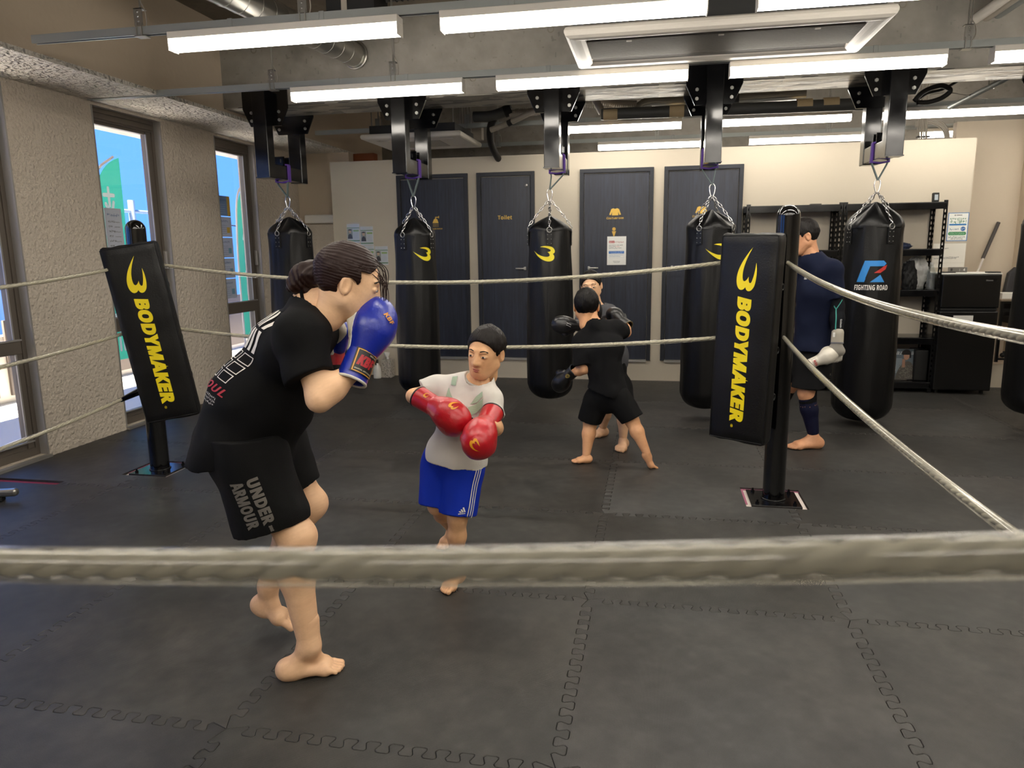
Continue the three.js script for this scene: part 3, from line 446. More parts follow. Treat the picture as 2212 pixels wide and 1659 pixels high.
function bag(x, label, o) { // origin on the floor under the bag
  const { R, y0, yS, yT, print, pA = 0, py = 1.25, pw = .2, turn = 0, dx = 0, seedN = 1, hookY = 1.79 } = o;
  const t = thing('punching_bag', label, 'punching bag', [x + dx, 0, -6.1], 0, 'black punching bags under the beam');
  const nU = 96, prof = [];
  for (let k = 0; k <= 10; k++) { const a = k / 10 * Math.PI / 2; prof.push([R * (Math.sin(a) * .35 + .65 * Math.pow(Math.sin(a), .6)), y0 + .15 * (1 - Math.cos(a)) ** 1]); }
  const nb = prof.length; for (let k = 1; k <= 44; k++) { const u = k / 44, y = y0 + .15 + (yS - y0 - .15) * u; prof.push([R * (1 - .06 * u + .03 * Math.sin(u * 5)), y]); }
  const crownFrom = prof.length - 1; const rS = prof[prof.length - 1][0];
  const mk = (pf, fold) => {
    const pos = [], uv = [], idx = [], W = nU + 1;
    pf.forEach(([r, y], j) => { for (let i = 0; i <= nU; i++) { const a = i / nU * Math.PI * 2; const w = fold(a, y, r); pos.push(Math.sin(a) * (r + w), y + (w < 0 ? 0 : 0), Math.cos(a) * (r + w)); uv.push(a * R, y); } });
    for (let j = 0; j < pf.length - 1; j++) for (let i = 0; i < nU; i++) { const a = j * W + i, b = a + 1, c = a + W, d = c + 1; idx.push(a, b, d, a, d, c); }
    const g = new THREE.BufferGeometry(); g.setAttribute('position', new THREE.Float32BufferAttribute(pos, 3)); g.setAttribute('uv', new THREE.Float32BufferAttribute(uv, 2)); g.setIndex(idx); g.computeVertexNormals(); return g;
  };
  const tabs = [turn, turn + Math.PI / 2, turn + Math.PI, turn + Math.PI * 1.5];
  const fold = (a, y) => {
    if (y < y0 + .12) return .004 * n3(Math.sin(a) * 6, y * 9, Math.cos(a) * 6, seedN);
    let w = .005 * n3(Math.sin(a) * 4, y * 2.4, Math.cos(a) * 4, seedN) + .0022 * n3(Math.sin(a) * 12, y * 4, Math.cos(a) * 12, seedN + 3);
    const near = Math.max(0, Math.min(1, (y - (yS - .42)) / .42));
    for (const ta of tabs) { let d = a - ta; d = Math.atan2(Math.sin(d), Math.cos(d)); const fan = Math.cos(d * 9 + (yS - y) * 6 * Math.sign(d)) * Math.exp(-Math.abs(d) * 1.5); w += near * near * .015 * fan - near * near * .016 * Math.exp(-d * d * 22); }
    return w;
  };
  obj('bag_body', [mk(prof, fold)], M.vinyl, t);
  const cp = [[rS * 1.015, yS - .014], [rS * 1.02, yS + .002]]; for (let k = 1; k <= 12; k++) { const u = k / 12; cp.push([rS * (1.02 - Math.pow(u, 2.1) * .97), yS + (yT - yS) * (Math.pow(u, .9) * .8 + .2 * u * u)]); }
  obj('bag_crown', [mk(cp, (a, y, r) => { const u = (y - yS) / (yT - yS); let w = .004 * n3(Math.sin(a) * 7, y * 14, Math.cos(a) * 7, seedN + 9); for (const ta of tabs) { let d = a - ta; d = Math.atan2(Math.sin(d), Math.cos(d)); w -= .2 * Math.max(0, u) * (1 - u) * Math.exp(-d * d * 6); } return w * (u > .97 ? 0 : 1) + .008 * Math.cos(a * 8 + seedN) * Math.max(0, Math.min(1, u)) * (1 - Math.max(0, u)); })], M.vinyl, t);
  const ringY = hookY, chains = [];
  for (const ta of tabs) { // riveted strap tab, D-ring and chain to the hook
    const s = Math.sin(ta), c = Math.cos(ta), r = rS + .002;
    const tabo = obj('strap_tab', [at(cbox(.05, .115, .008, .003), s * (r - .002), yS - .075, c * (r - .002), 0, ta)], M.vinyl, t);
    obj('rivet', [[-.015, .03], [.015, .03], [-.015, -.04], [.015, -.04], [-.015, -.005], [.015, -.005]].map(([a, b]) => at(new THREE.SphereGeometry(.0035, 8, 6), s * (r + .004) + c * a, yS - .075 + b, c * (r + .004) - s * a)), M.steel, tabo);
    obj('d_ring', [at(new THREE.TorusGeometry(.02, .0035, 6, 18), s * (r + .002), yS - .006, c * (r + .002), 0, ta)], M.steel, t);
    const A = new THREE.Vector3(s * (r + .004), yS + .016, c * (r + .004)), B = new THREE.Vector3(s * .012, ringY, c * .012), n = Math.max(5, Math.round(A.distanceTo(B) / .034));
    const mid = (u) => { const p = A.clone().lerp(B, u); const bow = Math.sin(u * Math.PI) * .004; p.x += s * bow; p.z += c * bow; p.y += bow * .6; return [p.x, p.y, p.z]; };
    for (let k = 0; k < n; k++) chains.push(link(mid(k / n), mid((k + 1) / n), .0036, k % 2 ? 0 : Math.PI / 2));
  }
  obj('chain', chains, M.chrome, t).userData.kind = 'stuff';
  const carab = []; for (let k = 0; k < 16; k++) { const a = k / 16 * Math.PI * 2; carab.push([Math.cos(a) * (.02 - .008 * Math.sin(a) * -1), ringY + .045 + Math.sin(a) * .052, 0]); } obj('carabiner', [tube(carab, .0045, 48, 8, true)], M.chrome, t);
  // sling over the cross tube of the bracket: grey webbing legs and a purple sleeve
  const bx = -dx, yb = 2.03, z0 = -.02, low = [0, ringY + .09, 0], L1 = [bx - .03, yb + .0, .045 + z0 - .02], wrap = (dz) => [[bx - .062, yb - .012, dz], [bx - .06, yb + .06, dz], [bx - .058, yb + .132, dz], [bx, yb + .137, dz], [bx + .058, yb + .132, dz], [bx + .06, yb + .06, dz], [bx + .06, yb - .01, dz]];
  const strap = (pts, w, th) => { const c = new THREE.CatmullRomCurve3(pts.map(v3), false, 'catmullrom', .2), n = 40, s = []; const pos = [], idx = []; for (let i = 0; i <= n; i++) { const p = c.getPoint(i / n), T_ = c.getTangent(i / n), N = new THREE.Vector3(0, 0, 1).cross(T_).normalize(); for (const [a, b] of [[-1, -1], [1, -1], [1, 1], [-1, 1]]) { pos.push(p.x + N.x * b * th, p.y + N.y * b * th, p.z + a * w); } } for (let i = 0; i < n; i++) for (let k = 0; k < 4; k++) { const a = i * 4 + k, b = i * 4 + (k + 1) % 4; idx.push(a, a + 4, b, b, a + 4, b + 4); } const g = new THREE.BufferGeometry(); g.setAttribute('position', new THREE.Float32BufferAttribute(pos, 3)); g.setIndex(idx); g.computeVertexNormals(); g.setAttribute('uv', new THREE.Float32BufferAttribute(new Float32Array(pos.length / 3 * 2), 2)); return toCreasedNormals(g.toNonIndexed(), .7); };
  obj('sling_webbing', [strap([[bx - .062, yb + .01, z0], [bx - .05, yb - .03, z0], low], .013, .004), strap([[bx + .06, yb + .01, z0 + .01], [bx + .045, yb - .03, z0 + .01], low], .013, .004)], M.greySling, t);
  obj('sling_sleeve', [strap(wrap(z0), .02, .006), strap([[bx + .06, yb - .004, z0 + .01], [bx, yb - .014, z0], [bx - .062, yb - .006, z0]], .02, .006)], M.purple, t);
  if (print) {
    const n = 16, pos = [], uv = [], idx = []; const an = pw / R / 2;
    for (let j = 0; j <= n; j++) for (let i = 0; i <= n; i++) { const a = pA + (i / n * 2 - 1) * an, y = py + (j / n - .5) * pw; const u = (y - y0 - .15) / (yS - y0 - .15), r = R * (1 - .06 * u + .03 * Math.sin(u * 5)) + fold(((a % 6.2832) + 6.2832) % 6.2832, y) + .0018; pos.push(Math.sin(a) * r, y, Math.cos(a) * r); uv.push(i / n, j / n); }
    for (let j = 0; j < n; j++) for (let i = 0; i < n; i++) { const a = j * (n + 1) + i; idx.push(a, a + 1, a + n + 2, a, a + n + 2, a + n + 1); }
    const g = new THREE.BufferGeometry(); g.setAttribute('position', new THREE.Float32BufferAttribute(pos, 3)); g.setAttribute('uv', new THREE.Float32BufferAttribute(uv, 2)); g.setIndex(idx); g.computeVertexNormals(); obj('printed_mark', [g], decalMat(print, .45), t);
  }
  return t;
}
const mx = [-3.227, -2.03, -.8, .405, 1.647, 2.86];
['leftmost black steel bag bracket on the beam beside the windows', 'black steel bag bracket above the shower room door', 'black steel bag bracket in the middle of the beam', 'black steel bag bracket above the changing room doors', 'black steel bag bracket above the shelf rack', 'black steel bag bracket out of frame on the right'].forEach((l, i) => bracket(mx[i], l));
bag(mx[0], 'leftmost black punching bag in front of the windows', { R: .205, y0: .17, yS: 1.58, yT: 1.72, dx: .04, turn: -.12, seedN: 11, hookY: 1.80 });
bag(mx[1], 'black punching bag with a yellow side mark before the shower door', { R: .188, y0: .165, yS: 1.55, yT: 1.69, print: bagPrints.wing, pA: .72, py: 1.37, pw: .22, turn: -.3, seedN: 22, dx: 0, hookY: 1.775 });
bag(mx[2], 'black punching bag with a yellow mark between the toilet and changing doors', { R: .195, y0: .15, yS: 1.57, yT: 1.68, print: bagPrints.wing, pA: -.12, py: 1.36, pw: .24, turn: .12, seedN: 33, dx: -.06, hookY: 1.80 });
bag(mx[3], 'black punching bag with a yellow mark half hidden behind the right corner pad', { R: .205, y0: .1, yS: 1.56, yT: 1.70, print: bagPrints.wing, pA: .25, py: 1.36, pw: .24, turn: -.55, seedN: 44, dx: .025, hookY: 1.80 });
bag(mx[4], 'wide black punching bag with a blue and red emblem and white lettering', { R: .222, y0: .04, yS: 1.55, yT: 1.73, print: bagPrints.road, pA: -.2, py: 1.18, pw: .3, turn: .35, seedN: 55, dx: -.01, hookY: 1.8 });
bag(mx[5], 'black punching bag cut off by the right edge', { R: .21, y0: .12, yS: 1.55, yT: 1.7, turn: .3, seedN: 66, dx: 0, hookY: 1.8 });
// ================================================================ BACK OF THE ROOM
function rack(x0, x1, label) { // slotted-angle boltless rack
  const t = thing('shelf_rack', label, 'shelf rack', [(x0 + x1) / 2, 0, -7.7], 0, 'black slotted shelf racks'); const w = x1 - x0, zf = .17, zb = -.165, H = 1.81;
  const holes = []; for (let y = .05; y < H - .03; y += .05) holes.push([[-.006, y], [.006, y], [.006, y + .012], [.0035, y + .026], [-.0035, y + .026], [-.006, y + .012]]);
  const fl = slab(poly([[-.018, 0], [.018, 0], [.018, H], [-.018, H]], holes), .002), side = fl.clone().rotateY(Math.PI / 2);
  for (const sx of [-1, 1]) for (const z of [zf, zb]) { const a = fl.clone(); a.translate(sx * (w / 2 - .018), 0, z); const b = side.clone(); b.translate(sx * (w / 2) - (sx > 0 ? .002 : 0), 0, z - (z > 0 ? .018 : -.018)); obj('upright', [a, b], M.blackMetal, t); }
  for (const y of [1.76, 1.335, .955, .5, .07]) { const s = obj('shelf', [box(-w / 2 + .004, w / 2 - .004, y + .022, y + .034, zb, zf)], M.blackMetal, t); obj('shelf_beam', [box(-w / 2 + .02, w / 2 - .02, y - .025, y + .03, zf - .004, zf + .008, .004), box(-w / 2 + .02, w / 2 - .02, y - .03, y - .022, zf - .02, zf + .012), box(-w / 2 + .02, w / 2 - .02, y - .02, y + .022, zb, zb + .004), box(-w / 2, -w / 2 + .006, y - .02, y + .022, zb, zf), box(w / 2 - .006, w / 2, y - .02, y + .022, zb, zf)], M.blackMetal, s); }
  return t;
}
rack(.862, 1.735, 'black slotted shelf rack behind the right ring post');
rack(1.74, 2.64, 'black slotted shelf rack beside the black refrigerator');
{ // refrigerator
  const t = thing('refrigerator', 'small black two-door refrigerator beside the shelf rack', 'refrigerator', [2.89, 0, -7.69]);
  obj('cabinet', [box(-.25, .25, .03, 1.13, -.18, .15, .006)], M.fridge, t);
  obj('freezer_door', [box(-.25, .25, .82, 1.132, .152, .2, .012)], M.fridge, t); obj('fridge_door', [box(-.25, .25, .035, .79, .152, .2, .012)], M.fridge, t);
  obj('door_handle', [box(-.24, .24, .795, .815, .15, .185)], M.blackMatte, t);
  obj('top_board', [box(-.25, .25, 1.13, 1.142, -.18, .2, .003)], M.paper, t);
  obj('hinge_cover', [box(.13, .24, 1.142, 1.154, .12, .19, .004)], M.blackMatte, t);
  for (const x of [-.2, .2]) obj('foot', [at(new THREE.CylinderGeometry(.018, .018, .03, 12), x, .015, .13)], M.blackMatte, t);
  const tx = canvasTex(256, 64, (g) => { g.fillStyle = '#c9c9c9'; g.font = 'bold 40px sans-serif'; g.fillText('Hisense', 20, 46); }); const p = new THREE.PlaneGeometry(.1, .025); p.translate(.16, 1.075, .2012); obj('badge', [p], decalMat(tx, .3, .5), t);
  obj('label_sheet', [box(-.13, .04, .66, .75, .2005, .2015)], M.paper, t);
}
function strokes(g, x, y, w, n, h) { for (let k = 0; k < n; k++) { const cx = x + (k + .5) * w / n, s = w / n * .78; for (let i = 0; i < 5; i++) { const hz = rnd() > .45; g.fillRect(cx - s / 2 + (hz ? 0 : rnd() * s), y - h / 2 + rnd() * h * .85, hz ? s * (.5 + rnd() * .5) : s * .14, hz ? h * .13 : h * (.4 + rnd() * .4)); } } }
function printed(name, label, category, w, h, pos, draw, ry = 0, group, roughness = .5) {
  const t = thing(name, label, category, pos, ry, group); const tx = canvasTex(256, Math.round(256 * h / w), draw);
  obj('backing', [at(cbox(w, h, .0012), 0, 0, .0008)], M.paper, t); obj('print', [at(new THREE.PlaneGeometry(w - .001, h - .001), 0, 0, .0018)], new THREE.MeshStandardMaterial({ map: tx, roughness }), t); return t;
}
printed('poster', 'blue bordered flyer with green headline on the wall above the refrigerator', 'poster', .185, .27, [2.865, 1.572, ZB], (g, w, h) => {
  g.fillStyle = '#2d6fb0'; g.fillRect(0, 0, w, h); g.fillStyle = '#eef0ea'; g.fillRect(9, 9, w - 18, h - 18); g.fillStyle = '#777'; g.beginPath(); g.arc(86, 34, 9, 0, 7); g.fill(); g.fillRect(102, 28, 70, 10);
  g.fillStyle = '#1f6e3c'; strokes(g, 26, 78, 200, 8, 24); strokes(g, 26, 116, 130, 3, 34); g.font = 'bold 44px sans-serif'; g.fillText('0', 152, 132); strokes(g, 180, 116, 34, 1, 34); g.fillText('!', 218, 132);
  g.fillStyle = '#2f77b8'; g.beginPath(); g.roundRect(20, 146, 214, 22, 11); g.fill(); g.fillStyle = '#30506e'; strokes(g, 30, 218, 36, 2, 20); g.font = 'bold 22px sans-serif'; g.fillText('1,100', 68, 226); strokes(g, 126, 218, 20, 1, 20); g.fillStyle = '#2b69ad'; g.beginPath(); g.arc(196, 214, 29, 0, 7); g.fill(); g.fillStyle = '#eee'; strokes(g, 174, 214, 44, 2, 20);
  g.fillStyle = '#2f8a4c'; g.beginPath(); g.roundRect(18, 252, 220, 46, 22); g.fill(); g.fillStyle = '#dfe8df'; strokes(g, 32, 268, 190, 12, 12); strokes(g, 32, 286, 190, 12, 12); g.fillStyle = '#222'; strokes(g, 26, 322, 204, 11, 16); strokes(g, 54, 344, 150, 9, 14);
});
printed('notice_sheet', 'plain white notice with faint black text below the flyer', 'notice', .29, .23, [2.81, 1.3, ZB], (g, w, h) => { g.fillStyle = '#e6e2d8'; g.fillRect(0, 0, w, h); g.fillStyle = '#b33'; strokes(g, 10, 70, 34, 3, 12); g.fillStyle = '#333'; strokes(g, 60, 40, 60, 6, 8); strokes(g, 10, 92, 70, 7, 9); strokes(g, 10, 126, 180, 16, 8); strokes(g, 60, 116, 150, 14, 8); g.fillStyle = '#cfcabf'; g.fillRect(0, h - 40, w, 2); });
printed('notice_sheet', 'white notice with a red heading and blue bar on the changing room door', 'notice', .198, .296, [-.4, 1.386, ZB + .012], (g, w, h) => { g.fillStyle = '#e8e8e4'; g.fillRect(0, 0, w, h); g.fillStyle = '#a83a35'; g.beginPath(); g.roundRect(24, 58, 76, 30, 8); g.fill(); g.fillStyle = '#fff'; strokes(g, 30, 73, 64, 3, 20); g.fillStyle = '#a04a45'; strokes(g, 106, 73, 120, 7, 18); g.fillStyle = '#444'; strokes(g, 24, 116, 190, 14, 11); strokes(g, 24, 136, 90, 6, 11); strokes(g, 24, 156, 170, 12, 11); g.fillStyle = '#b55'; strokes(g, 110, 136, 60, 3, 11); g.fillStyle = '#2a66b8'; g.fillRect(22, 196, 208, 34); g.fillStyle = '#dfe6f2'; strokes(g, 30, 206, 190, 14, 10); strokes(g, 50, 221, 150, 10, 10); g.strokeStyle = '#7a93b8'; g.strokeRect(22, 232, 208, 54); g.fillStyle = '#5a78aa'; strokes(g, 32, 246, 190, 14, 9); strokes(g, 32, 266, 150, 11, 9); g.fillStyle = '#333'; strokes(g, 80, 334, 96, 9, 8); strokes(g, 88, 350, 80, 8, 8); });
[[-3.345, 1.615, 'portrait card pinned to the partition, upper left of the four'], [-3.185, 1.585, 'portrait card pinned to the partition, upper right of the four'], [-3.18, 1.375, 'portrait card pinned to the partition, lower left of the four'], [-3.02, 1.365, 'portrait card pinned to the partition, lower right of the four']].forEach(([x, y, l], k) => {
  const t = printed('portrait_card', l, 'card', .15, .205, [x, y, ZB], (g, w, h) => {
    g.fillStyle = '#c9d0d6'; g.fillRect(0, 0, w, h); g.fillStyle = '#b9bec4'; strokes(g, 40, 30, 180, 9, 24); g.fillStyle = '#5f8a66'; g.fillRect(0, 66, w, 14); g.fillRect(0, h - 46, w, 22); g.fillStyle = '#8fb06a'; g.fillRect(130, 108, 112, 34);
    g.fillStyle = '#8f9790'; g.fillRect(10, 92, 104, 186); g.fillStyle = '#c4a68c'; g.beginPath(); g.ellipse(62, 140, 26, 34, 0, 0, 7); g.fill(); g.fillStyle = '#26282e'; g.beginPath(); g.ellipse(62, 120, 32, 24, 0, Math.PI, 0); g.fill(); g.beginPath(); g.moveTo(14, 278); g.quadraticCurveTo(20, 186, 62, 184); g.quadraticCurveTo(104, 186, 110, 278); g.fill();
    g.fillStyle = '#6d7f9a'; for (let i = 0; i < 5; i++) strokes(g, 132, 166 + i * 24, 100, 8, 9);
  }, 0, 'portrait cards on the partition');
  obj('plastic_sleeve', [at(cbox(.158, .225, .0008), 0, .004, .004)], phys(0xffffff, .12, { transmission: 1, thickness: 0 }), t);
});
{ // things on the racks
  const sh = (i) => [1.794, 1.369, .989, .534, .104][i];
  const bottle = (x, z, y, h, r, m, cap, label, band) => { const t = thing('bottle', label, 'bottle', [x, y, z]); obj('bottle_body', [lathe([[0, 0], [r, 0], [r, h * .12], [r * .93, h * .2], [r, h * .28], [r * .93, h * .42], [r, h * .5], [r, h * .62], [r * .8, h * .74], [r * .36, h * .86], [r * .36, h * .93]], 24)], m, t); obj('cap', [at(new THREE.CylinderGeometry(r * .42, r * .42, h * .08, 16), 0, h * .95, 0)], cap, t); if (band) obj('bottle_label', [at(new THREE.CylinderGeometry(r * 1.01, r * 1.01, h * .28, 24, 1, true), 0, h * .45, 0)], band, t); };
  const pet = phys(0xeef2f2, .08, { transmission: .85, thickness: 0, ior: 1.45 });
  bottle(2.58, -7.62, sh(2), .255, .037, pet, M.whitePlastic, 'clear plastic water bottle at the right end of the rack shelf');
  { const t = thing('basket', 'brown woven basket on the rack shelf behind the wide bag', 'basket', [2.27, sh(2), -7.64]); obj('basket_body', [lathe([[0, 0], [.075, 0], [.085, .12], [.08, .12], [.07, .01], [0, .01]], 20)], mat(0x6b4322, .8, 0, { bumpMap: T.fabric, bumpScale: .003 }), t); }
  bottle(2.29, -7.64, sh(2) + .012, .24, .034, pet, mat(0x4f9bd0, .4), 'bottle with a blue label standing in the brown basket', mat(0x6fa6cf, .5));
  const blob = (sx, sy, sz, amp, sd, fr = 9) => { const g = new THREE.IcosahedronGeometry(1, 24), p = g.attributes.position; for (let i = 0; i < p.count; i++) { const x = p.getX(i), y = p.getY(i), z = p.getZ(i); const k = 1 + amp * (n3(x * fr * .4, y * fr * .4, z * fr * .4, sd) + .5 * Math.abs(n3(x * fr, y * fr, z * fr, sd + 2))); p.setXYZ(i, x * sx * k, Math.max(-.72, y * k) * sy + .72 * sy, z * sz * k); } g.deleteAttribute('uv'); const m = mergeVertices(g.deleteAttribute('normal') || g, 1e-5); m.computeVertexNormals(); return m; };
  tag(obj('carry_bag', [at(blob(.075, .15, .07, .22, 5), 2.375, sh(2), -7.6)], mat(0x0d0d0e, .7)), 'crumpled black carry bag on the rack shelf', 'bag');
  tag(obj('plastic_bag', [at(blob(.11, .17, .08, .28, 8, 7), 2.475, sh(2), -7.75)], phys(0xe6e6e4, .35, { transmission: .3, thickness: 0 })), 'crumpled white plastic bag on the rack shelf', 'bag');
  tag(obj('folded_towel', [at(blob(.09, .035, .09, .18, 12, 12), 2.3, sh(1), -7.66)], mat(0x2a3550, .9, 0, { bumpMap: T.fabric, bumpScale: .002 })), 'folded navy towel on the upper rack shelf', 'towel');
  tag(obj('storage_bin', [box(2.5, 2.62, sh(4), sh(4) + .3, -7.8, -7.6, .01)], M.blackMatte), 'black storage bin at the foot of the rack', 'bin');
  const c = thing('remote_box', 'small black device with white marks on the rack top', 'device', [2.585, sh(0), -7.7]); obj('device_body', [at(cbox(.055, .085, .04, .006), 0, .05, 0, -.1)], M.blackMatte, c); obj('device_stand', [at(cbox(.075, .008, .05, .002), 0, .004, 0)], M.whitePlastic, c); obj('display', [at(new THREE.PlaneGeometry(.03, .05), 0, .05, .0225, -.1)], mat(0xaab4bc, .3), c);
  tag(obj('flat_parcel', [at(cbox(.1, .012, .06, .003), 1.5, sh(0) + .006, -7.6)], mat(0x55504a, .7)), 'thin flat parcel on top of the rack behind the post', 'parcel');
  const mg = printed('magazine', 'magazine with a dark haired figure on its cover on the lowest shelf', 'magazine', .235, .3, [2.43, sh(4) + .155, -7.64], (g, w, h) => {
    g.fillStyle = '#5c6770'; g.fillRect(0, 0, w, h); g.fillStyle = '#7f8a92'; g.fillRect(0, 100, 90, 160); g.fillStyle = '#cdd3d4'; g.font = 'italic bold 62px serif'; g.fillText('an', 22, 62); g.fillText('an', 172, 62);
    g.fillStyle = '#54504a'; g.beginPath(); g.moveTo(20, h); g.quadraticCurveTo(60, 150, 150, 130); g.quadraticCurveTo(230, 150, 236, h); g.fill(); g.fillStyle = '#77736a'; for (let k = 0; k < 120; k++) g.fillRect(60 + rnd() * 150, 170 + rnd() * 140, 9, 6); g.fillStyle = '#b58a72'; g.beginPath(); g.ellipse(134, 78, 30, 40, 0, 0, 7); g.fill(); g.fillStyle = '#a37b66'; g.fillRect(92, 108, 30, 90); g.fillStyle = '#1b1719'; g.beginPath(); g.ellipse(132, 50, 46, 44, 0, Math.PI * .9, Math.PI * 2.1); g.fill(); g.fillRect(164, 46, 18, 50);
    g.fillStyle = '#c9ced2'; for (let k = 0; k < 5; k++) g.fillRect(212, 232 + k * 16, 34, 7); strokes(g, 20, 180, 12, 1, 120);
  }); mg.rotation.set(-.1, .12, 0);
  { const z = thing('rope_coil', 'coil of yellow rope on the lowest shelf behind the ring post', 'rope coil', [1.62, sh(4), -7.66]); const pts = []; for (let k = 0; k < 70; k++) { const a = k * .55; pts.push([Math.cos(a) * (.06 + .01 * Math.sin(k)), .012 + k * .0009, Math.sin(a) * .05]); } obj('coil', [tube(pts, .006, 240, 6)], mat(0xb9a252, .8), z); }
  { const t = thing('foam_roller', 'tan rolled foam mat on the lowest shelf behind the ring post', 'roll', [1.15, sh(4), -7.62]); obj('roll', [at(new THREE.CylinderGeometry(.055, .055, .42, 24), 0, .056, 0, 0, 0, Math.PI / 2)], mat(0x8d7748, .85), t); obj('roll_spiral', [at(new THREE.TorusGeometry(.035, .003, 6, 24), .21, .056, 0, 0, Math.PI / 2)], mat(0x6d5a36, .85), t); }
}
{ // digital clock and device on the refrigerator, sweeping rod
  const t = thing('digital_clock', 'small grey digital clock on the refrigerator top', 'clock', [2.86, 1.142, -7.74]); obj('clock_body', [box(-.09, .07, 0, .05, -.02, .02, .006)], mat(0x8c8780, .5), t);
  const tx = canvasTex(256, 80, (g, w, h) => { g.fillStyle = '#6f6b64'; g.fillRect(0, 0, w, h); g.fillStyle = '#2c2a28'; g.fillRect(10, 16, 30, 46); g.fillStyle = '#f4f4f0'; g.font = 'bold 56px monospace'; g.fillText(': 4', 130, 60); }); obj('clock_face', [at(new THREE.PlaneGeometry(.15, .042), -.01, .025, .0205)], new THREE.MeshStandardMaterial({ map: tx, roughness: .4 }), t);
  tag(obj('tray', [box(2.68, 2.78, 1.142, 1.152, -7.66, -7.58, .004)], M.blackMatte), 'small dark tray on the refrigerator top beside the rack', 'tray');
  const r = thing('broom_handle', 'broom stick with a grey grip leaning against the beige wall', 'broom'); obj('stick', [rod([2.9, .25, -8.1], [3.29, 1.28, -8.3], .012, 12)], M.whitePaint, r); obj('grip', [rod([3.28, 1.26, -8.3], [3.42, 1.62, -8.37], .017, 12)], mat(0x4a4644, .7), r);
}
{ // desk and swivel chair on the raised floor
  const d = thing('desk', 'slim black framed desk at the right edge', 'desk', [3.95, .25, -8.12]); obj('desk_top', [box(-.62, .6, .6, .622, -.22, .2, .004)], mat(0x8b7b68, .5), d); for (const [x, z] of [[-.6, .18], [-.6, -.2], [.58, .18], [.58, -.2]]) obj('leg', [box(x - .013, x + .013, 0, .6, z - .013, z + .013)], M.blackMetal, d); obj('desk_frame', [box(-.61, .59, .5, .53, .17, .19), box(-.61, .59, .58, .6, .17, .19), box(-.61, .59, .02, .04, .17, .19)], M.blackMetal, d);
  tag(obj('paper_stack', [box(3.36, 3.52, .872, .93, -8.12, -7.98, .004)], M.paper), 'stack of white paper on the desk corner', 'paper');
  const c = thing('office_chair', 'dark grey swivel chair behind the desk at the right edge', 'chair', [3.74, .25, -8.2]);
  const bk = slab(poly([[-.2, 0], [.2, 0], [.23, .25], [.2, .5], [.12, .58], [-.12, .58], [-.2, .5], [-.23, .25]]), .04, .015); bk.translate(0, .36, -.16); obj('backrest', [bk], mat(0x3a3a3d, .8), c);
  obj('seat', [box(-.23, .23, .36, .43, -.15, .16, .03)], mat(0x2c2c2f, .8), c); obj('column', [rod([0, .06, 0], [0, .37, 0], .022, 12)], M.blackMetal, c); for (let k = 0; k < 5; k++) { const a = k * 1.2566; obj('foot', [rod([0, .07, 0], [Math.cos(a) * .24, .05, Math.sin(a) * .12], .016, 8), at(new THREE.SphereGeometry(.025, 12, 10), Math.cos(a) * .24, .025, Math.sin(a) * .12)], M.blackMatte, c); }
  const w = thing('power_cable', 'black cable hanging below the desk', 'cable'); obj('cord', [tube([[3.5, .84, -7.94], [3.54, .6, -7.93], [3.5, .45, -7.93], [3.6, .27, -7.93]], .005, 30, 6)], M.cable, w);
}
{ // washing niche: lamp shelf, mirror; cleaning things on the floor
  const s = thing('mirror_cabinet', 'white shelf light above the niche mirror', 'shelf light', [-3.93, 1.75, -8.36]); obj('shelf_body', [box(-.18, .2, 0, .1, 0, .12, .015)], M.whitePlastic, s);
  const m = thing('mirror', 'mirror in the washing niche reflecting the window', 'mirror', [-3.93, .95, -8.36]); obj('mirror_glass', [box(-.2, .3, 0, .79, .002, .006)], mat(0xffffff, .02, 1), m); obj('mirror_edge', [box(-.205, .305, -.005, 0, 0, .01), box(-.205, -.2, 0, .79, 0, .01)], M.alu, m);
  const b = thing('spray_bottle', 'white spray bottle with a black trigger on the floor by the partition', 'bottle', [-3.05, 0, -7.66]);
  obj('bottle_body', [lathe([[0, 0], [.04, 0], [.044, .01], [.044, .1], [.036, .13], [.018, .165], [.016, .18]], 24)], M.whitePlastic, b); obj('trigger_head', [at(cbox(.03, .03, .05, .006), 0, .2, .01), at(cbox(.012, .04, .012, .003), 0, .175, .03), at(new THREE.CylinderGeometry(.018, .018, .02, 14), 0, .185, 0)], M.blackMatte, b);
  const k = thing('tissue_box', 'patterned tissue box with a tissue sticking out beside the spray bottle', 'tissue box', [-2.97, 0, -7.78]); const tx = canvasTex(128, 128, (g) => { g.fillStyle = '#b9b2a8'; g.fillRect(0, 0, 128, 128); g.fillStyle = '#4b4740'; for (let i = 0; i < 60; i++) { g.save(); g.translate(rnd() * 128, rnd() * 128); g.rotate(rnd() * 3); g.fillRect(-7, -1.5, 14, 3); g.restore(); } });
  obj('carton', [at(new THREE.BoxGeometry(.12, .2, .12), 0, .1, 0)], new THREE.MeshStandardMaterial({ map: tx, roughness: .7 }), k); const ti = new THREE.ConeGeometry(.03, .09, 9, 4, true); const tp = ti.attributes.position; for (let i = 0; i < tp.count; i++) tp.setX(i, tp.getX(i) + .02 * n3(tp.getY(i) * 40, i, 0, 4) + tp.getY(i) * .3); ti.computeVertexNormals(); ti.rotateX(Math.PI); ti.translate(0, .235, 0); obj('tissue', [ti], new THREE.MeshStandardMaterial({ color: 0xf0eee8, roughness: .9, side: THREE.DoubleSide }), k);
  tag(obj('waste_bin', [at(lathe([[0, 0], [.1, 0], [.115, .24], [.108, .24], [.095, .01], [0, .01]], 28), -3.28, 0, -7.66)], M.blackMatte), 'black waste bin on the floor by the partition, mostly hidden by the coach', 'bin');
}
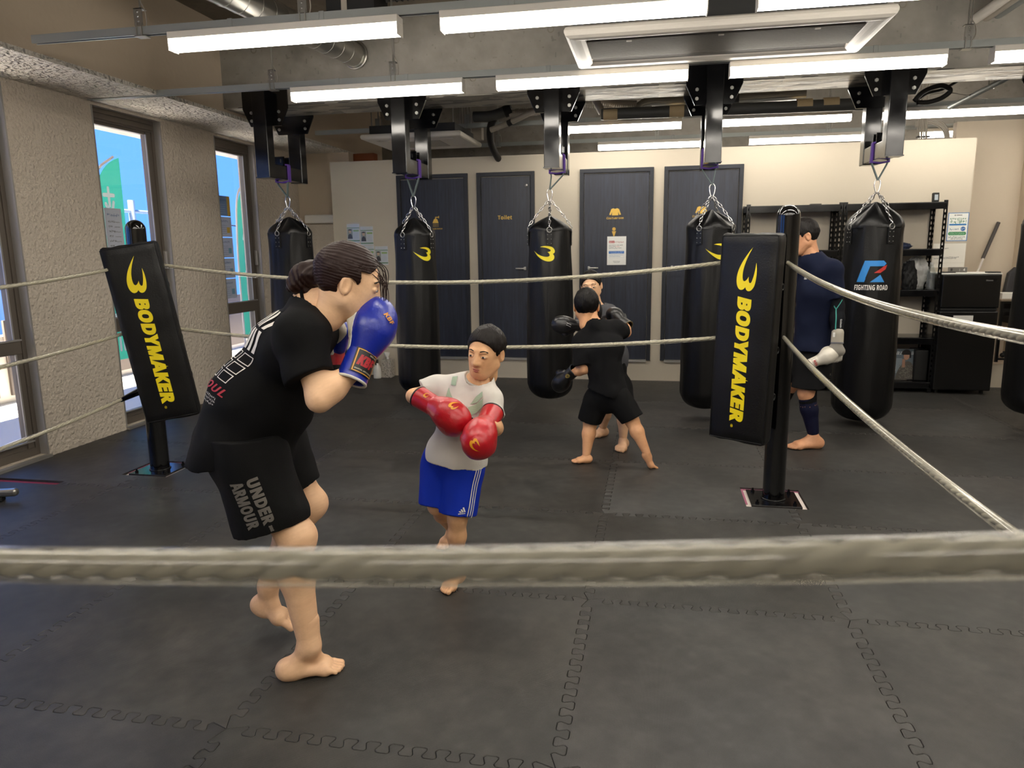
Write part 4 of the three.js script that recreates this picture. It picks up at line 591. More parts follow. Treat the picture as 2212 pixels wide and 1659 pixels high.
{ // steel bar with a hook lying on the mats at the left edge
  const t = thing('steel_bar', 'polished steel bar end lying on the mat at the left edge', 'bar', [-3.72, 0, -3.42], .35); obj('bar', [at(cbox(.3, .045, .05, .018), -.06, .05, 0)], M.steel, t); obj('rubber_foot', [at(cbox(.22, .03, .05, .008), -.1, .015, .0)], M.blackMatte, t); obj('hook', [at(new THREE.TorusGeometry(.025, .007, 8, 18, 4.2), -.04, .095, 0)], M.steel, t);
}
// ================================================================ OUTSIDE THE WINDOWS
{
  struct('terrace', [box(-9, WL - .2, -.3, -.05, -14, 5)], mat(0xd9d6cf, .8), 'pale terrace outside the windows', 'terrace');
  const p = struct('parapet', [box(-6.55, -6.4, -.05, .62, -14, 5)], mat(0xbab5ad, .85), 'low wall along the terrace', 'wall');
  const n = []; for (let k = 0; k < 12; k++) obj('dark_panel', [box(-6.395, -6.37, .02, .78, -13.5 + k * 1.5, -12.15 + k * 1.5)], mat(0x4f4640, .6), p);
  const b = thing('apartment_building', 'white building with slatted blinds seen through the leftmost window', 'building', [-16, -4, -9]); obj('facade', [cbox(4, 16, 14)], mat(0xdfe0e0, .8), b); for (let i = 0; i < 8; i++) for (let j = 0; j < 5; j++) obj('slat_window', [at(cbox(.1, 1.0, 1.5), 2.02, -4 + i * 1.55, -5.4 + j * 2.7)], mat(0x8a949c, .4), b);
  const gr = phys(0x35b090, .95, { transmission: .55, thickness: 0 });
  const flag = (x, z, h, w, label, word) => { // tall curved banner on a pole
    const t = thing('banner_flag', label, 'banner', [x, -.05, z]); obj('pole', [tube([[0, 0, .0], [0, h * .7, 0], [0, h * .93, -.1], [0, h, -.34]], .012, 40, 8)], M.whitePaint, t);
    const sh = new THREE.Shape(); sh.moveTo(0, h * .18); sh.lineTo(0, h * .7); sh.quadraticCurveTo(0, h * .95, w, h * 1.0); sh.lineTo(w, h * .18); const g = new THREE.ShapeGeometry(sh, 24); g.rotateY(Math.PI / 2); const f = obj('cloth', [g], gr, t);
    const tx = canvasTex(128, 512, (c) => { c.strokeStyle = '#dff2ec'; c.lineWidth = 12; c.lineCap = 'round'; const L = (...q) => { c.beginPath(); for (let i = 0; i < q.length; i += 2) i ? c.lineTo(q[i], q[i + 1]) : c.moveTo(q[i], q[i + 1]); c.stroke(); };
      L(64, 20, 64, 70); L(40, 40, 88, 40); L(46, 66, 60, 84); L(84, 60, 76, 84); L(64, 110, 64, 160); L(44, 124, 34, 150); L(84, 124, 96, 150);
      L(64, 180, 64, 250); L(64, 208, 40, 236); L(64, 208, 92, 236); L(36, 274, 92, 274); L(50, 262, 50, 300); L(78, 262, 78, 300); L(40, 300, 90, 300); L(40, 326, 40, 360); L(90, 326, 90, 360); L(40, 326, 90, 326); L(40, 360, 90, 360); L(34, 392, 94, 392); L(50, 380, 50, 440); L(78, 380, 78, 440); L(36, 416, 92, 416); L(44, 462, 44, 496); L(64, 462, 64, 496); L(84, 462, 84, 496); });
    const pl = new THREE.PlaneGeometry(w * .85, h * .7); pl.rotateY(Math.PI / 2); pl.translate(.006, h * .55, -w * .52); obj('lettering', [pl], decalMat(tx, .8), f); return t; };
  flag(-5.2, -6.15, 2.4, .42, 'green banner flag outside the window behind the left post');
  flag(-4.95, -8.15, 2.35, .38, 'green banner flag with white characters outside the window behind the leftmost bag');
  flag(-5.0, -1.2, 2.4, .42, 'green banner flag outside the near windows, out of frame');
  const c = thing('utility_pole', 'thin pole with wires far outside the window', 'pole', [-9.5, -4, -12.2]); obj('shaft', [rod([0, 0, 0], [0, 6.4, 0], .06, 10)], mat(0x6b7f92, .7), c); obj('cross_arm', [rod([0, 6.2, -.6], [0, 6.2, .9], .03, 8)], mat(0x6b7f92, .7), c); obj('wire', [tube([[0, 6.2, .8], [-1, 5.9, 3], [-2, 6.2, 6]], .015, 20, 5), tube([[0, 6.2, -.5], [.5, 6.0, -3], [1, 6.2, -6]], .015, 20, 5)], M.cable, c);
  // papers taped to the inner side of the panes
  const px = WL - .092;
  const win = (label, y, z, w, h, draw) => printed('window_poster', label, 'poster', w, h, [px, y, z], draw, Math.PI / 2, 'papers on the window panes');
  win('white list of exercises taped to the window behind the left post', 1.5, -5.31, .19, .56, (g, w, h) => { g.fillStyle = '#cfd4e2'; g.fillRect(0, 0, w, h); g.fillStyle = '#4a6aa0'; strokes(g, 36, 70, 186, 9, 30); g.fillStyle = '#333'; for (let k = 0; k < 11; k++) { strokes(g, 40, 140 + k * 52, k % 2 ? 60 : 100, k % 2 ? 4 : 6, 20); strokes(g, 130, 146 + k * 52, 90, 10, 10); } });
  const cols = ['#7f9fd0', '#c9d2ec', '#c6cfec', '#c8d2ea', '#c9d3ea'];
  ['top', 'second', 'third', 'fourth', 'lowest'].forEach((o, k) => win(o + ' of the papers taped to the window beside the leftmost bag', 1.885 - k * .208, -6.89, .24, .2, (g, w, h) => { g.fillStyle = cols[k]; g.fillRect(0, 0, w, h); g.fillStyle = '#3c5c9a'; strokes(g, 60, 44, 130, 9, 18); g.fillStyle = k ? '#6d83b4' : '#dfe7f4'; for (let i = 0; i < 5; i++) strokes(g, 40, 90 + i * 22, 120, 10, 9); g.fillStyle = k < 2 ? '#d8b64a' : '#7aa9c9'; g.fillRect(k ? 160 : 196, k ? 110 : 0, k ? 60 : 60, k ? 60 : h); }));
}
const J = {coach: {hem: [-1.39, 0.748, -2.2], belly: [-1.303, 0.918, -2.2], chest: [-1.213, 1.098, -2.2], neck: [-1.088, 1.236, -2.19], head: [-0.943, 1.311, -2.17], bun: [-1.077, 1.34, -2.17], shR: [-1.055, 1.161, -2.06], elR: [-0.985, 0.972, -2.0], wrR: [-0.907, 1.051, -2.1], shL: [-1.129, 1.142, -2.36], elL: [-1.162, 0.923, -2.42], wrL: [-1.089, 1.025, -2.34], hipR: [-1.315, 0.722, -2.12], knR: [-1.147, 0.481, -2.1], anR: [-1.111, 0.114, -2.07], hipL: [-1.351, 0.685, -2.33], knL: [-1.228, 0.5, -2.36], anL: [-1.382, 0.199, -2.3]}, kid1: {pelvis: [-0.806, 0.556, -2.86], chest: [-0.764, 0.757, -2.86], neck: [-0.7, 0.882, -2.86], head: [-0.668, 0.995, -2.85], shR: [-0.889, 0.839, -2.9], elR: [-0.983, 0.809, -2.86], wrR: [-0.881, 0.809, -2.74], shL: [-0.651, 0.814, -2.82], elL: [-0.611, 0.708, -2.76], wrL: [-0.604, 0.742, -2.66], hipR: [-0.87, 0.491, -2.9], hipL: [-0.764, 0.51, -2.85], knL: [-0.784, 0.314, -2.78], anL: [-0.811, 0.043, -2.82], knR: [-0.888, 0.34, -2.84], anR: [-0.934, 0.096, -3.2]}, kid2: {pelvis: [-0.287, 0.435, -4.72], chest: [-0.328, 0.76, -4.74], neck: [-0.379, 0.916, -4.76], head: [-0.432, 1.066, -4.8], shL: [-0.457, 0.813, -4.72], elL: [-0.436, 0.636, -4.7], wrL: [-0.527, 0.593, -4.78], shR: [-0.249, 0.885, -4.8], elR: [-0.18, 0.856, -4.9], wrR: [-0.19, 0.904, -4.98], hipL: [-0.356, 0.386, -4.75], hipR: [-0.217, 0.41, -4.7], knL: [-0.402, 0.265, -4.76], anL: [-0.423, 0.05, -4.7], knR: [-0.125, 0.306, -4.68], anR: [-0.025, 0.105, -4.63]}, boy3: {pelvis: [-0.291, 0.531, -5.3], chest: [-0.349, 0.824, -5.26], neck: [-0.399, 0.982, -5.24], head: [-0.439, 1.149, -5.2], shR: [-0.487, 0.913, -5.2], elR: [-0.459, 0.773, -5.12], wrR: [-0.505, 0.878, -5.05], shL: [-0.316, 0.96, -5.24], elL: [-0.317, 0.84, -5.12], wrL: [-0.383, 0.895, -5.05], hipR: [-0.326, 0.404, -5.33], hipL: [-0.234, 0.419, -5.26], knL: [-0.197, 0.274, -5.14], anL: [-0.196, 0.069, -5.1], knR: [-0.333, 0.239, -5.36], anR: [-0.363, 0.063, -5.42]}, man: {pelvis: [1.102, 0.654, -5.42], chest: [1.117, 1.062, -5.42], neck: [1.073, 1.299, -5.42], head: [0.997, 1.47, -5.42], shL: [1.18, 1.241, -5.3], elL: [1.225, 1.001, -5.3], wrL: [1.229, 0.797, -5.25], shR: [1.009, 1.235, -5.55], elR: [0.982, 0.971, -5.55], wrR: [0.946, 0.775, -5.5], hipL: [1.103, 0.58, -5.36], knL: [1.062, 0.399, -5.3], anL: [1.126, 0.1, -5.3], hipR: [1.069, 0.558, -5.5], knR: [0.96, 0.33, -5.6], anR: [0.903, 0.073, -5.66]}};
// ================================================================ BODIES: distance fields meshed with surface nets
const lerp3 = (a, b, t) => [a[0] + (b[0] - a[0]) * t, a[1] + (b[1] - a[1]) * t, a[2] + (b[2] - a[2]) * t];
const add3 = (a, b, k = 1) => [a[0] + b[0] * k, a[1] + b[1] * k, a[2] + b[2] * k];
const sub3 = (a, b) => [a[0] - b[0], a[1] - b[1], a[2] - b[2]];
const nrm3 = (a) => { const l = Math.hypot(...a) || 1; return [a[0] / l, a[1] / l, a[2] / l]; };
const crs3 = (a, b) => [a[1] * b[2] - a[2] * b[1], a[2] * b[0] - a[0] * b[2], a[0] * b[1] - a[1] * b[0]];
const smin = (a, b, k) => { const h = Math.max(k - Math.abs(a - b), 0) / k; return Math.min(a, b) - h * h * k * .25; };
function cone(a, b, ra, rb = ra) {
  const dx = b[0] - a[0], dy = b[1] - a[1], dz = b[2] - a[2], L = dx * dx + dy * dy + dz * dz || 1e-9, m = Math.max(ra, rb);
  return { d: (x, y, z) => { const px = x - a[0], py = y - a[1], pz = z - a[2]; let t = (px * dx + py * dy + pz * dz) / L; t = t < 0 ? 0 : t > 1 ? 1 : t; const qx = px - dx * t, qy = py - dy * t, qz = pz - dz * t; return Math.sqrt(qx * qx + qy * qy + qz * qz) - ra - (rb - ra) * t; }, lo: [0, 1, 2].map((k) => Math.min(a[k], b[k]) - m), hi: [0, 1, 2].map((k) => Math.max(a[k], b[k]) + m) };
}
function ell(c, r, ax) { // ellipsoid; ax: three unit axes
  const X = ax ? ax[0] : [1, 0, 0], Y = ax ? ax[1] : [0, 1, 0], Z = ax ? ax[2] : [0, 0, 1], m = Math.max(...r);
  return { d: (x, y, z) => { const p = x - c[0], q = y - c[1], s = z - c[2], a = (p * X[0] + q * X[1] + s * X[2]) / r[0], b = (p * Y[0] + q * Y[1] + s * Y[2]) / r[1], e = (p * Z[0] + q * Z[1] + s * Z[2]) / r[2]; const k0 = Math.sqrt(a * a + b * b + e * e), k1 = Math.sqrt((a / r[0]) ** 2 + (b / r[1]) ** 2 + (e / r[2]) ** 2); return k1 < 1e-9 ? -Math.min(...r) : k0 * (k0 - 1) / k1; }, lo: c.map((v) => v - m), hi: c.map((v) => v + m) };
}
function blend(list, k) { const lo = [0, 1, 2].map((i) => Math.min(...list.map((p) => p.lo[i]))), hi = [0, 1, 2].map((i) => Math.max(...list.map((p) => p.hi[i]))); return { d: (x, y, z) => { let d = 1e9; for (const p of list) d = smin(d, p.d(x, y, z), k); return d; }, lo, hi }; }
function cut(s, planes) { return { d: (x, y, z) => { let d = s.d(x, y, z); for (const [p, n] of planes) d = Math.max(d, (x - p[0]) * n[0] + (y - p[1]) * n[1] + (z - p[2]) * n[2]); return d; }, lo: s.lo, hi: s.hi }; }
function minus(s, t, k = .01) { return { d: (x, y, z) => -smin(-s.d(x, y, z), t.d(x, y, z), k), lo: s.lo, hi: s.hi }; }
function ripple(s, f) { return { d: (x, y, z) => s.d(x, y, z) + f(x, y, z), lo: s.lo, hi: s.hi }; }
function meshOf(s, c) {
  const lo = s.lo.map((v) => v - 3 * c), n = [0, 1, 2].map((k) => Math.ceil((s.hi[k] - s.lo[k]) / c) + 7), [nx, ny, nz] = n, F = new Float32Array(nx * ny * nz).fill(1), B = 6, id = (i, j, k) => (k * ny + j) * nx + i;
  for (let k0 = 0; k0 < nz; k0 += B) for (let j0 = 0; j0 < ny; j0 += B) for (let i0 = 0; i0 < nx; i0 += B) {
    const h = B / 2, v = s.d(lo[0] + (i0 + h) * c, lo[1] + (j0 + h) * c, lo[2] + (k0 + h) * c), far = Math.abs(v) > c * B * 1.9;
    for (let k = k0; k < Math.min(k0 + B, nz); k++) for (let j = j0; j < Math.min(j0 + B, ny); j++) for (let i = i0; i < Math.min(i0 + B, nx); i++) F[id(i, j, k)] = far ? v : s.d(lo[0] + i * c, lo[1] + j * c, lo[2] + k * c);
  }
  const vid = new Int32Array(nx * ny * nz).fill(-1), pos = [], idx = [];
  const E = [[0, 1], [2, 3], [4, 5], [6, 7], [0, 2], [1, 3], [4, 6], [5, 7], [0, 4], [1, 5], [2, 6], [3, 7]];
  for (let k = 0; k < nz - 1; k++) for (let j = 0; j < ny - 1; j++) for (let i = 0; i < nx - 1; i++) {
    const v = []; let neg = 0; for (let q = 0; q < 8; q++) { const f = F[id(i + (q & 1), j + (q >> 1 & 1), k + (q >> 2))]; v.push(f); if (f < 0) neg++; }
    if (neg === 0 || neg === 8) continue;
    let x = 0, y = 0, z = 0, m = 0; for (const [a, b] of E) if ((v[a] < 0) !== (v[b] < 0)) { const t = v[a] / (v[a] - v[b]); x += (a & 1) + ((b & 1) - (a & 1)) * t; y += (a >> 1 & 1) + ((b >> 1 & 1) - (a >> 1 & 1)) * t; z += (a >> 2) + ((b >> 2) - (a >> 2)) * t; m++; }
    vid[id(i, j, k)] = pos.length / 3; pos.push(lo[0] + (i + x / m) * c, lo[1] + (j + y / m) * c, lo[2] + (k + z / m) * c);
  }
  for (let k = 1; k < nz - 1; k++) for (let j = 1; j < ny - 1; j++) for (let i = 1; i < nx - 1; i++) {
    const a = F[id(i, j, k)] < 0;
    if (a !== (F[id(i + 1, j, k)] < 0)) { const q = [vid[id(i, j - 1, k - 1)], vid[id(i, j, k - 1)], vid[id(i, j, k)], vid[id(i, j - 1, k)]]; if (Math.min(...q) >= 0) a ? idx.push(q[0], q[1], q[2], q[0], q[2], q[3]) : idx.push(q[0], q[2], q[1], q[0], q[3], q[2]); }
    if (a !== (F[id(i, j + 1, k)] < 0)) { const q = [vid[id(i - 1, j, k - 1)], vid[id(i, j, k - 1)], vid[id(i, j, k)], vid[id(i - 1, j, k)]]; if (Math.min(...q) >= 0) a ? idx.push(q[0], q[2], q[1], q[0], q[3], q[2]) : idx.push(q[0], q[1], q[2], q[0], q[2], q[3]); }
    if (a !== (F[id(i, j, k + 1)] < 0)) { const q = [vid[id(i - 1, j - 1, k)], vid[id(i, j - 1, k)], vid[id(i, j, k)], vid[id(i - 1, j, k)]]; if (Math.min(...q) >= 0) a ? idx.push(q[0], q[1], q[2], q[0], q[2], q[3]) : idx.push(q[0], q[2], q[1], q[0], q[3], q[2]); }
  }
  const nn = new Float32Array(pos.length), uv = new Float32Array(pos.length / 3 * 2), e = c * .6;
  for (let i = 0; i < pos.length; i += 3) { const x = pos[i], y = pos[i + 1], z = pos[i + 2], g = nrm3([s.d(x + e, y, z) - s.d(x - e, y, z), s.d(x, y + e, z) - s.d(x, y - e, z), s.d(x, y, z + e) - s.d(x, y, z - e)]); nn.set(g, i); uv[i / 3 * 2] = x + z * .7; uv[i / 3 * 2 + 1] = y + z * .2; }
  const g = new THREE.BufferGeometry(); g.setAttribute('position', new THREE.Float32BufferAttribute(pos, 3)); g.setAttribute('normal', new THREE.BufferAttribute(nn, 3)); g.setAttribute('uv', new THREE.BufferAttribute(uv, 2)); g.setIndex(idx); return g;
}
// a print laid onto a surface: a grid marched along dir until it meets the field
function wrapPrint(s, o, U, Vv, dir, w, h, n = 28, off = .0016) {
  U = nrm3(U); Vv = nrm3(Vv); dir = nrm3(dir); const pos = [], uv = [], idx = [], ok = [];
  for (let j = 0; j <= n; j++) for (let i = 0; i <= n; i++) {
    let p = add3(add3(o, U, (i / n - .5) * w), Vv, (j / n - .5) * h); p = add3(p, dir, -.25); let hit = false;
    for (let k = 0; k < 400; k++) { const d = s.d(...p) - off; if (d < .0007) { hit = true; break; } p = add3(p, dir, Math.max(d * .6, .0005)); if (Math.hypot(...sub3(p, o)) > .5) break; }
    pos.push(...p); uv.push(i / n, j / n); ok.push(hit);
  }
  for (let j = 0; j < n; j++) for (let i = 0; i < n; i++) { const a = j * (n + 1) + i, q = [a, a + 1, a + n + 2, a + n + 1]; if (q.every((k) => ok[k])) { const P = q.map((k) => pos.slice(k * 3, k * 3 + 3)); const mx = Math.max(Math.hypot(...sub3(P[0], P[2])), Math.hypot(...sub3(P[1], P[3]))); if (mx < 9 * Math.hypot(w, h) / n) idx.push(q[0], q[1], q[2], q[0], q[2], q[3]); } }
  const g = new THREE.BufferGeometry(); g.setAttribute('position', new THREE.Float32BufferAttribute(pos, 3)); g.setAttribute('uv', new THREE.Float32BufferAttribute(uv, 2)); g.setIndex(idx); g.computeVertexNormals(); return g;
}
const skinTex = dataTex(256, .2, (u, v) => { const a = fbm(u, v, 6, 4, 201), b = fbm(u, v, 40, 3, 207); return [.97 + (a - .5) * .08 + (b - .5) * .04, .95 + (a - .5) * .12 + (b - .5) * .05, .93 + (a - .5) * .14 + (b - .5) * .05]; }, true);
const skin = (c) => phys(c, .52, { map: skinTex, bumpMap: T.leather, bumpScale: .0003, sheen: .25, sheenRoughness: .5, sheenColor: 0xffb090 });
const cloth = (c, r = .85, b = .0006) => phys(c, r, { bumpMap: T.fabric, bumpScale: b, specularIntensity: .35 });
function foot(heel, ball, D, side, s, ankle, knee, ra = .036, rk = .056) { // side +1: little toe lies towards D x up
  D = nrm3(D); const up = [0, 1, 0], lat = nrm3(crs3(D, up)), L = [];
  L.push(cone(heel, add3(heel, D, .03 * s), .029 * s, .029 * s), cone(add3(heel, [0, .012 * s, 0]), add3(ball, lat, side * -.012 * s), .03 * s, .024 * s), cone(add3(heel, lat, side * .008 * s), add3(ball, lat, side * .03 * s), .026 * s, .016 * s), cone(ankle, add3(heel, D, .02 * s), .031 * s, .03 * s), cone(add3(ankle, [0, -.02 * s, 0]), add3(ball, lat, side * -.012 * s), .028 * s, .02 * s), ...(knee ? [cone(ankle, lerp3(ankle, knee, .22), ra, ra + (rk - ra) * .3)] : []), cone(add3(ball, lat, -side * .022 * s), add3(ball, lat, side * .034 * s), .021 * s, .014 * s));
  const bodyF = blend(L, .03 * s), toes = [];
  [[-.028, .062, .0135], [-.008, .064, .0105], [.009, .058, .0098], [.024, .05, .0092], [.038, .036, .0086]].forEach(([o, l, r]) => { const b = add3(add3(ball, lat, side * o * s), [0, -.004 * s, 0]), m = add3(add3(b, D, l * .55 * s), [0, .002 * s, 0]), e = add3(add3(b, D, l * s), [0, -.005 * s, 0]); toes.push(blend([cone(b, m, r * 1.15 * s, r * s), cone(m, e, r * s, r * 1.02 * s)], .006 * s)); });
  return { d: (x, y, z) => { let d = bodyF.d(x, y, z), t = 1e9; for (const p of toes) t = Math.min(t, p.d(x, y, z)); return smin(d, t, .008 * s); }, lo: [0, 1, 2].map((i) => Math.min(bodyF.lo[i], ...toes.map((t) => t.lo[i]))), hi: [0, 1, 2].map((i) => Math.max(bodyF.hi[i], ...toes.map((t) => t.hi[i]))) };
}
function frameOf(fwd, up) { const Z = nrm3(fwd), X = nrm3(crs3(up, Z)), Y = crs3(Z, X); return [X, Y, Z]; }
function place(g, pos, ax, s = 1) { const m = new THREE.Matrix4().set(ax[0][0] * s, ax[1][0] * s, ax[2][0] * s, pos[0], ax[0][1] * s, ax[1][1] * s, ax[2][1] * s, pos[1], ax[0][2] * s, ax[1][2] * s, ax[2][2] * s, pos[2], 0, 0, 0, 1); g.applyMatrix4(m); return g; }
// head in its own frame: +z face, +y crown; about 0.23 tall at s = 1
function headField() {
  const L = [ell([0, .025, -.012], [.074, .09, .094]), ell([0, -.03, .03], [.06, .075, .062]), ell([0, -.085, .052], [.03, .024, .03]), cone([-.05, -.05, .0], [-.02, -.085, .045], .024, .022), cone([.05, -.05, .0], [.02, -.085, .045], .024, .022), cone([0, -.05, -.03], [0, -.12, -.035], .05, .048)];
  const base = blend(L, .03);
  const nose = blend([cone([0, .004, .087], [0, -.028, .103], .0075, .0115), cone([-.011, -.031, .093], [.011, -.031, .093], .0085, .0085)], .01);
  const brow = cone([-.034, .024, .078], [.034, .024, .078], .008, .008), lipU = cone([-.016, -.056, .084], [.016, -.056, .084], .0052, .0052), lipL = cone([-.013, -.066, .083], [.013, -.066, .083], .006, .006);
  const sock = [ell([-.031, .004, .094], [.018, .011, .016]), ell([.031, .004, .094], [.018, .011, .016])], lid = [ell([-.031, .003, .075], [.0165, .0115, .0125]), ell([.031, .003, .075], [.0165, .0115, .0125])];
  const ear = [-1, 1].map((q) => { const o = ell([q * .079, -.004, -.012], [.009, .031, .019], frameOf([-.25 * q, 0, 1], [0, 1, -.15])), inn = ell([q * .088, -.002, -.008], [.007, .02, .011]); return minus(o, inn, .005); });
  return { d: (x, y, z) => { let d = base.d(x, y, z); d = smin(d, brow.d(x, y, z), .018); for (const q of sock) d = -smin(-d, q.d(x, y, z), .012); for (const q of lid) d = smin(d, q.d(x, y, z), .005); d = smin(d, nose.d(x, y, z), .014); d = smin(d, lipU.d(x, y, z), .006); d = Math.min(smin(d, lipL.d(x, y, z), .006)); for (const q of ear) d = smin(d, q.d(x, y, z), .006); return d; }, lo: [-.095, -.17, -.115], hi: [.095, .12, .125] };
}
const headG = meshOf(headField(), .0036);
const eyeWhite = mat(0xd8d0c6, .4), iris = mat(0x140c08, .4), lipMat = phys(0xb56a5c, .5), browMat = mat(0x1c1512, .8);
function hairField(style) {
  const cap = ell([0, .03, -.016], [.084, .098, .105]);
  const bang = style === 'bun' ? .052 : .035;
  const f = { d: (x, y, z) => {
    let d = cap.d(x, y, z);
    const face = Math.max(-(z - (.028 - (y > .03 ? (y - .03) * .3 : 0))), y - (bang + .02 * Math.cos(x * 60) * (style === 'bun' ? .3 : 1)), Math.abs(x) - .2); // region in front of the hairline
    d = Math.max(d, -face);
    d = Math.max(d, -(y + (style === 'bun' ? .055 : .06) - (z > -.02 ? (z + .02) * 1.4 : 0)), -1);
    const ear = Math.hypot(Math.max(0, Math.abs(x) < .06 ? 1 : 0), (y + .012) / 1.1, z + .004) - .03; d = Math.max(d, -ear);
    const str = style === 'bun' ? Math.sin((y * 1.4 + Math.atan2(x, .02) * .02 + n3(x * 30, y * 30, z * 12, 2) * .01) * 520) * .0011 : Math.sin(Math.atan2(x, z + .03) * 70 + n3(x * 40, y * 20, z * 40, 3) * 5) * .0013 - .004 * Math.max(0, n3(x * 26, y * 14, z * 26, 8));
    return d + str - .0022 * n3(x * 55, y * 55, z * 55, 5);
  }, lo: [-.1, -.1, -.135], hi: [.1, .14, .11] };
  return f;
}
const hairG = { short: meshOf(hairField('short'), .0042), bun: meshOf(hairField('bun'), .0042) };
function addHead(t, skinMat, bodyGeos, pos, fwd, up, s, style, hairCol) {
  const ax = frameOf(fwd, up); bodyGeos.push(place(headG.clone(), pos, ax, s));
  const hm = phys(hairCol, .5, { specularIntensity: .45 }); const hair = obj('hair', [place(hairG[style].clone(), pos, ax, s)], hm, t);
  for (const q of [-1, 1]) { const e = obj('eye', [place(at(new THREE.SphereGeometry(.0122, 18, 14).scale(1.15, .5, 1), q * .031, .002, .0768), pos, ax, s)], eyeWhite, t); obj('iris', [place(at(new THREE.SphereGeometry(.0056, 14, 10).scale(1, .95, .7), q * .031, .002, .0862), pos, ax, s)], iris, e);
    obj('eyebrow', [place(tube([[q * .015, .026, .0885], [q * .032, .031, .0855], [q * .049, .024, .073]], .0026, 14, 6), pos, ax, s)], browMat, t); }
  obj('lips', [place(tube([[-.019, -.0595, .0835], [-.008, -.0575, .0895], [0, -.0585, .0905], [.008, -.0575, .0895], [.019, -.0595, .0835]], .0036, 20, 8), pos, ax, s), place(tube([[-.015, -.0635, .084], [0, -.0675, .0895], [.015, -.0635, .084]], .0042, 16, 8), pos, ax, s)], lipMat, t);
  return { ax, hair, hm };
}
// boxing glove in its own frame: wrist at the origin, +y to the knuckles, +z back of the hand, thumb towards +x
function gloveFields() {
  const fist = blend([ell([0, .125, .012], [.058, .07, .05]), ell([0, .165, -.006], [.056, .052, .054]), ell([0, .14, -.04], [.05, .042, .034]), cone([0, .04, 0], [0, .1, .006], .043, .052)], .045);
  const fistF = ripple(fist, (x, y, z) => .0012 * n3(x * 40, y * 40, z * 40, 3) + (z < -.005 && y > .07 && y < .15 ? .0016 * Math.sin(x * 260) : 0));
  const thumb = blend([cone([.04, .05, -.008], [.066, .105, -.02], .022, .024), cone([.066, .105, -.02], [.05, .15, -.038], .024, .019)], .012);
  const shell = { d: (x, y, z) => smin(fistF.d(x, y, z), thumb.d(x, y, z), .005), lo: [-.08, -.02, -.09], hi: [.1, .24, .085] };
  const cyl = (y0, y1, r0, r1, sq) => ({ d: (x, y, z) => { const u = Math.max(0, Math.min(1, (y - y0) / (y1 - y0))), r = r0 + (r1 - r0) * u; return Math.max((Math.hypot(x, z * sq) - r) * .9, y0 - y, y - y1); }, lo: [-.08, y0, -.08], hi: [.08, y1, .08] });
  const cuff = minus(cyl(-.055, .05, .047, .043, 1.06), cyl(-.2, .02, .039, .036, 1.06), .006);
  return { shell, cuff };
}
const GF = gloveFields(), gloveG = { shell: meshOf(GF.shell, .0042), cuff: meshOf(GF.cuff, .0042) };
const gloveTrim = new THREE.TorusGeometry(.0445, .0045, 8, 36); gloveTrim.rotateX(Math.PI / 2); gloveTrim.scale(1, 1, .95); gloveTrim.translate(0, -.054, 0);
function glove(t, pos, dirY, dirZ, s, mirror, cShell, cCuff, cTrim, prints = [], label, palmCol) {
  const Y = nrm3(dirY), Xr = nrm3(crs3(Y, dirZ)), Z = crs3(Xr, Y), X = mirror ? Xr.map((v) => -v) : Xr, ax = [X, Y, Z];
  const fix = (g) => { if (mirror) { if (g.index) { const a = g.index.array; for (let i = 0; i < a.length; i += 3) { const q = a[i]; a[i] = a[i + 1]; a[i + 1] = q; } } } return g; };
  const grp = new THREE.Group(); grp.name = 'boxing_glove'; t.add(grp); if (label) grp.userData.label = label;
  const lm = (c, r = .32) => phys(c, r, { bumpMap: T.leather, bumpScale: .0005, clearcoat: .35, clearcoatRoughness: .3 });
  obj('glove_shell', [fix(place(gloveG.shell.clone(), pos, ax, s))], lm(cShell), grp); obj('cuff', [fix(place(gloveG.cuff.clone(), pos, ax, s))], lm(cCuff), grp); obj('cuff_trim', [fix(place(gloveTrim.clone(), pos, ax, s))], lm(cTrim), grp);
  if (palmCol !== undefined) { const pf = { d: (x, y, z) => Math.max(GF.shell.d(x, y, z) - .002, z + .012 - (x > .03 ? -.02 : 0), Math.abs(y - .085) - .075), lo: [-.08, 0, -.09], hi: [.1, .2, 0] }; obj('palm', [fix(place(meshOf(pf, .0045), pos, ax, s))], lm(palmCol, .5), grp); }
  for (const p of prints) { const f = p.cuff ? { d: (x, y, z) => Math.hypot(x, z * 1.06) - (.047 + .004 * -(y + .055) / .105) - .001 } : GF.shell; obj(p.name || 'emblem', [fix(place(wrapPrint(f, p.o, p.U, p.V, p.dir, p.w, p.h, 18, .0018), pos, ax, s))], decalMat(p.tex, .4), grp); }
  return grp;
}
const wrinkle = (amp0, sx, sy, sz, sd, amp = amp0 * 1.5) => (x, y, z) => amp * n3(x * sx, y * sy, z * sz, sd) + amp * .5 * n3(x * sx * 2.3, y * sy * 2.3, z * sz * 2.3, sd + 4) + amp * .55 * (Math.abs(n3(x * sx * 1.3 + y * 3, y * sy * .9, z * sz * 1.3, sd + 8)) - .4);
function collar(pos, dir, r, th, m, t, name = 'collar') { const g = new THREE.TorusGeometry(r, th, 8, 40); const q = new THREE.Quaternion().setFromUnitVectors(new THREE.Vector3(0, 0, 1), v3(nrm3(dir))); g.applyMatrix4(new THREE.Matrix4().compose(v3(pos), q, new THREE.Vector3(1, 1, 1))); return obj(name, [g], m, t); }
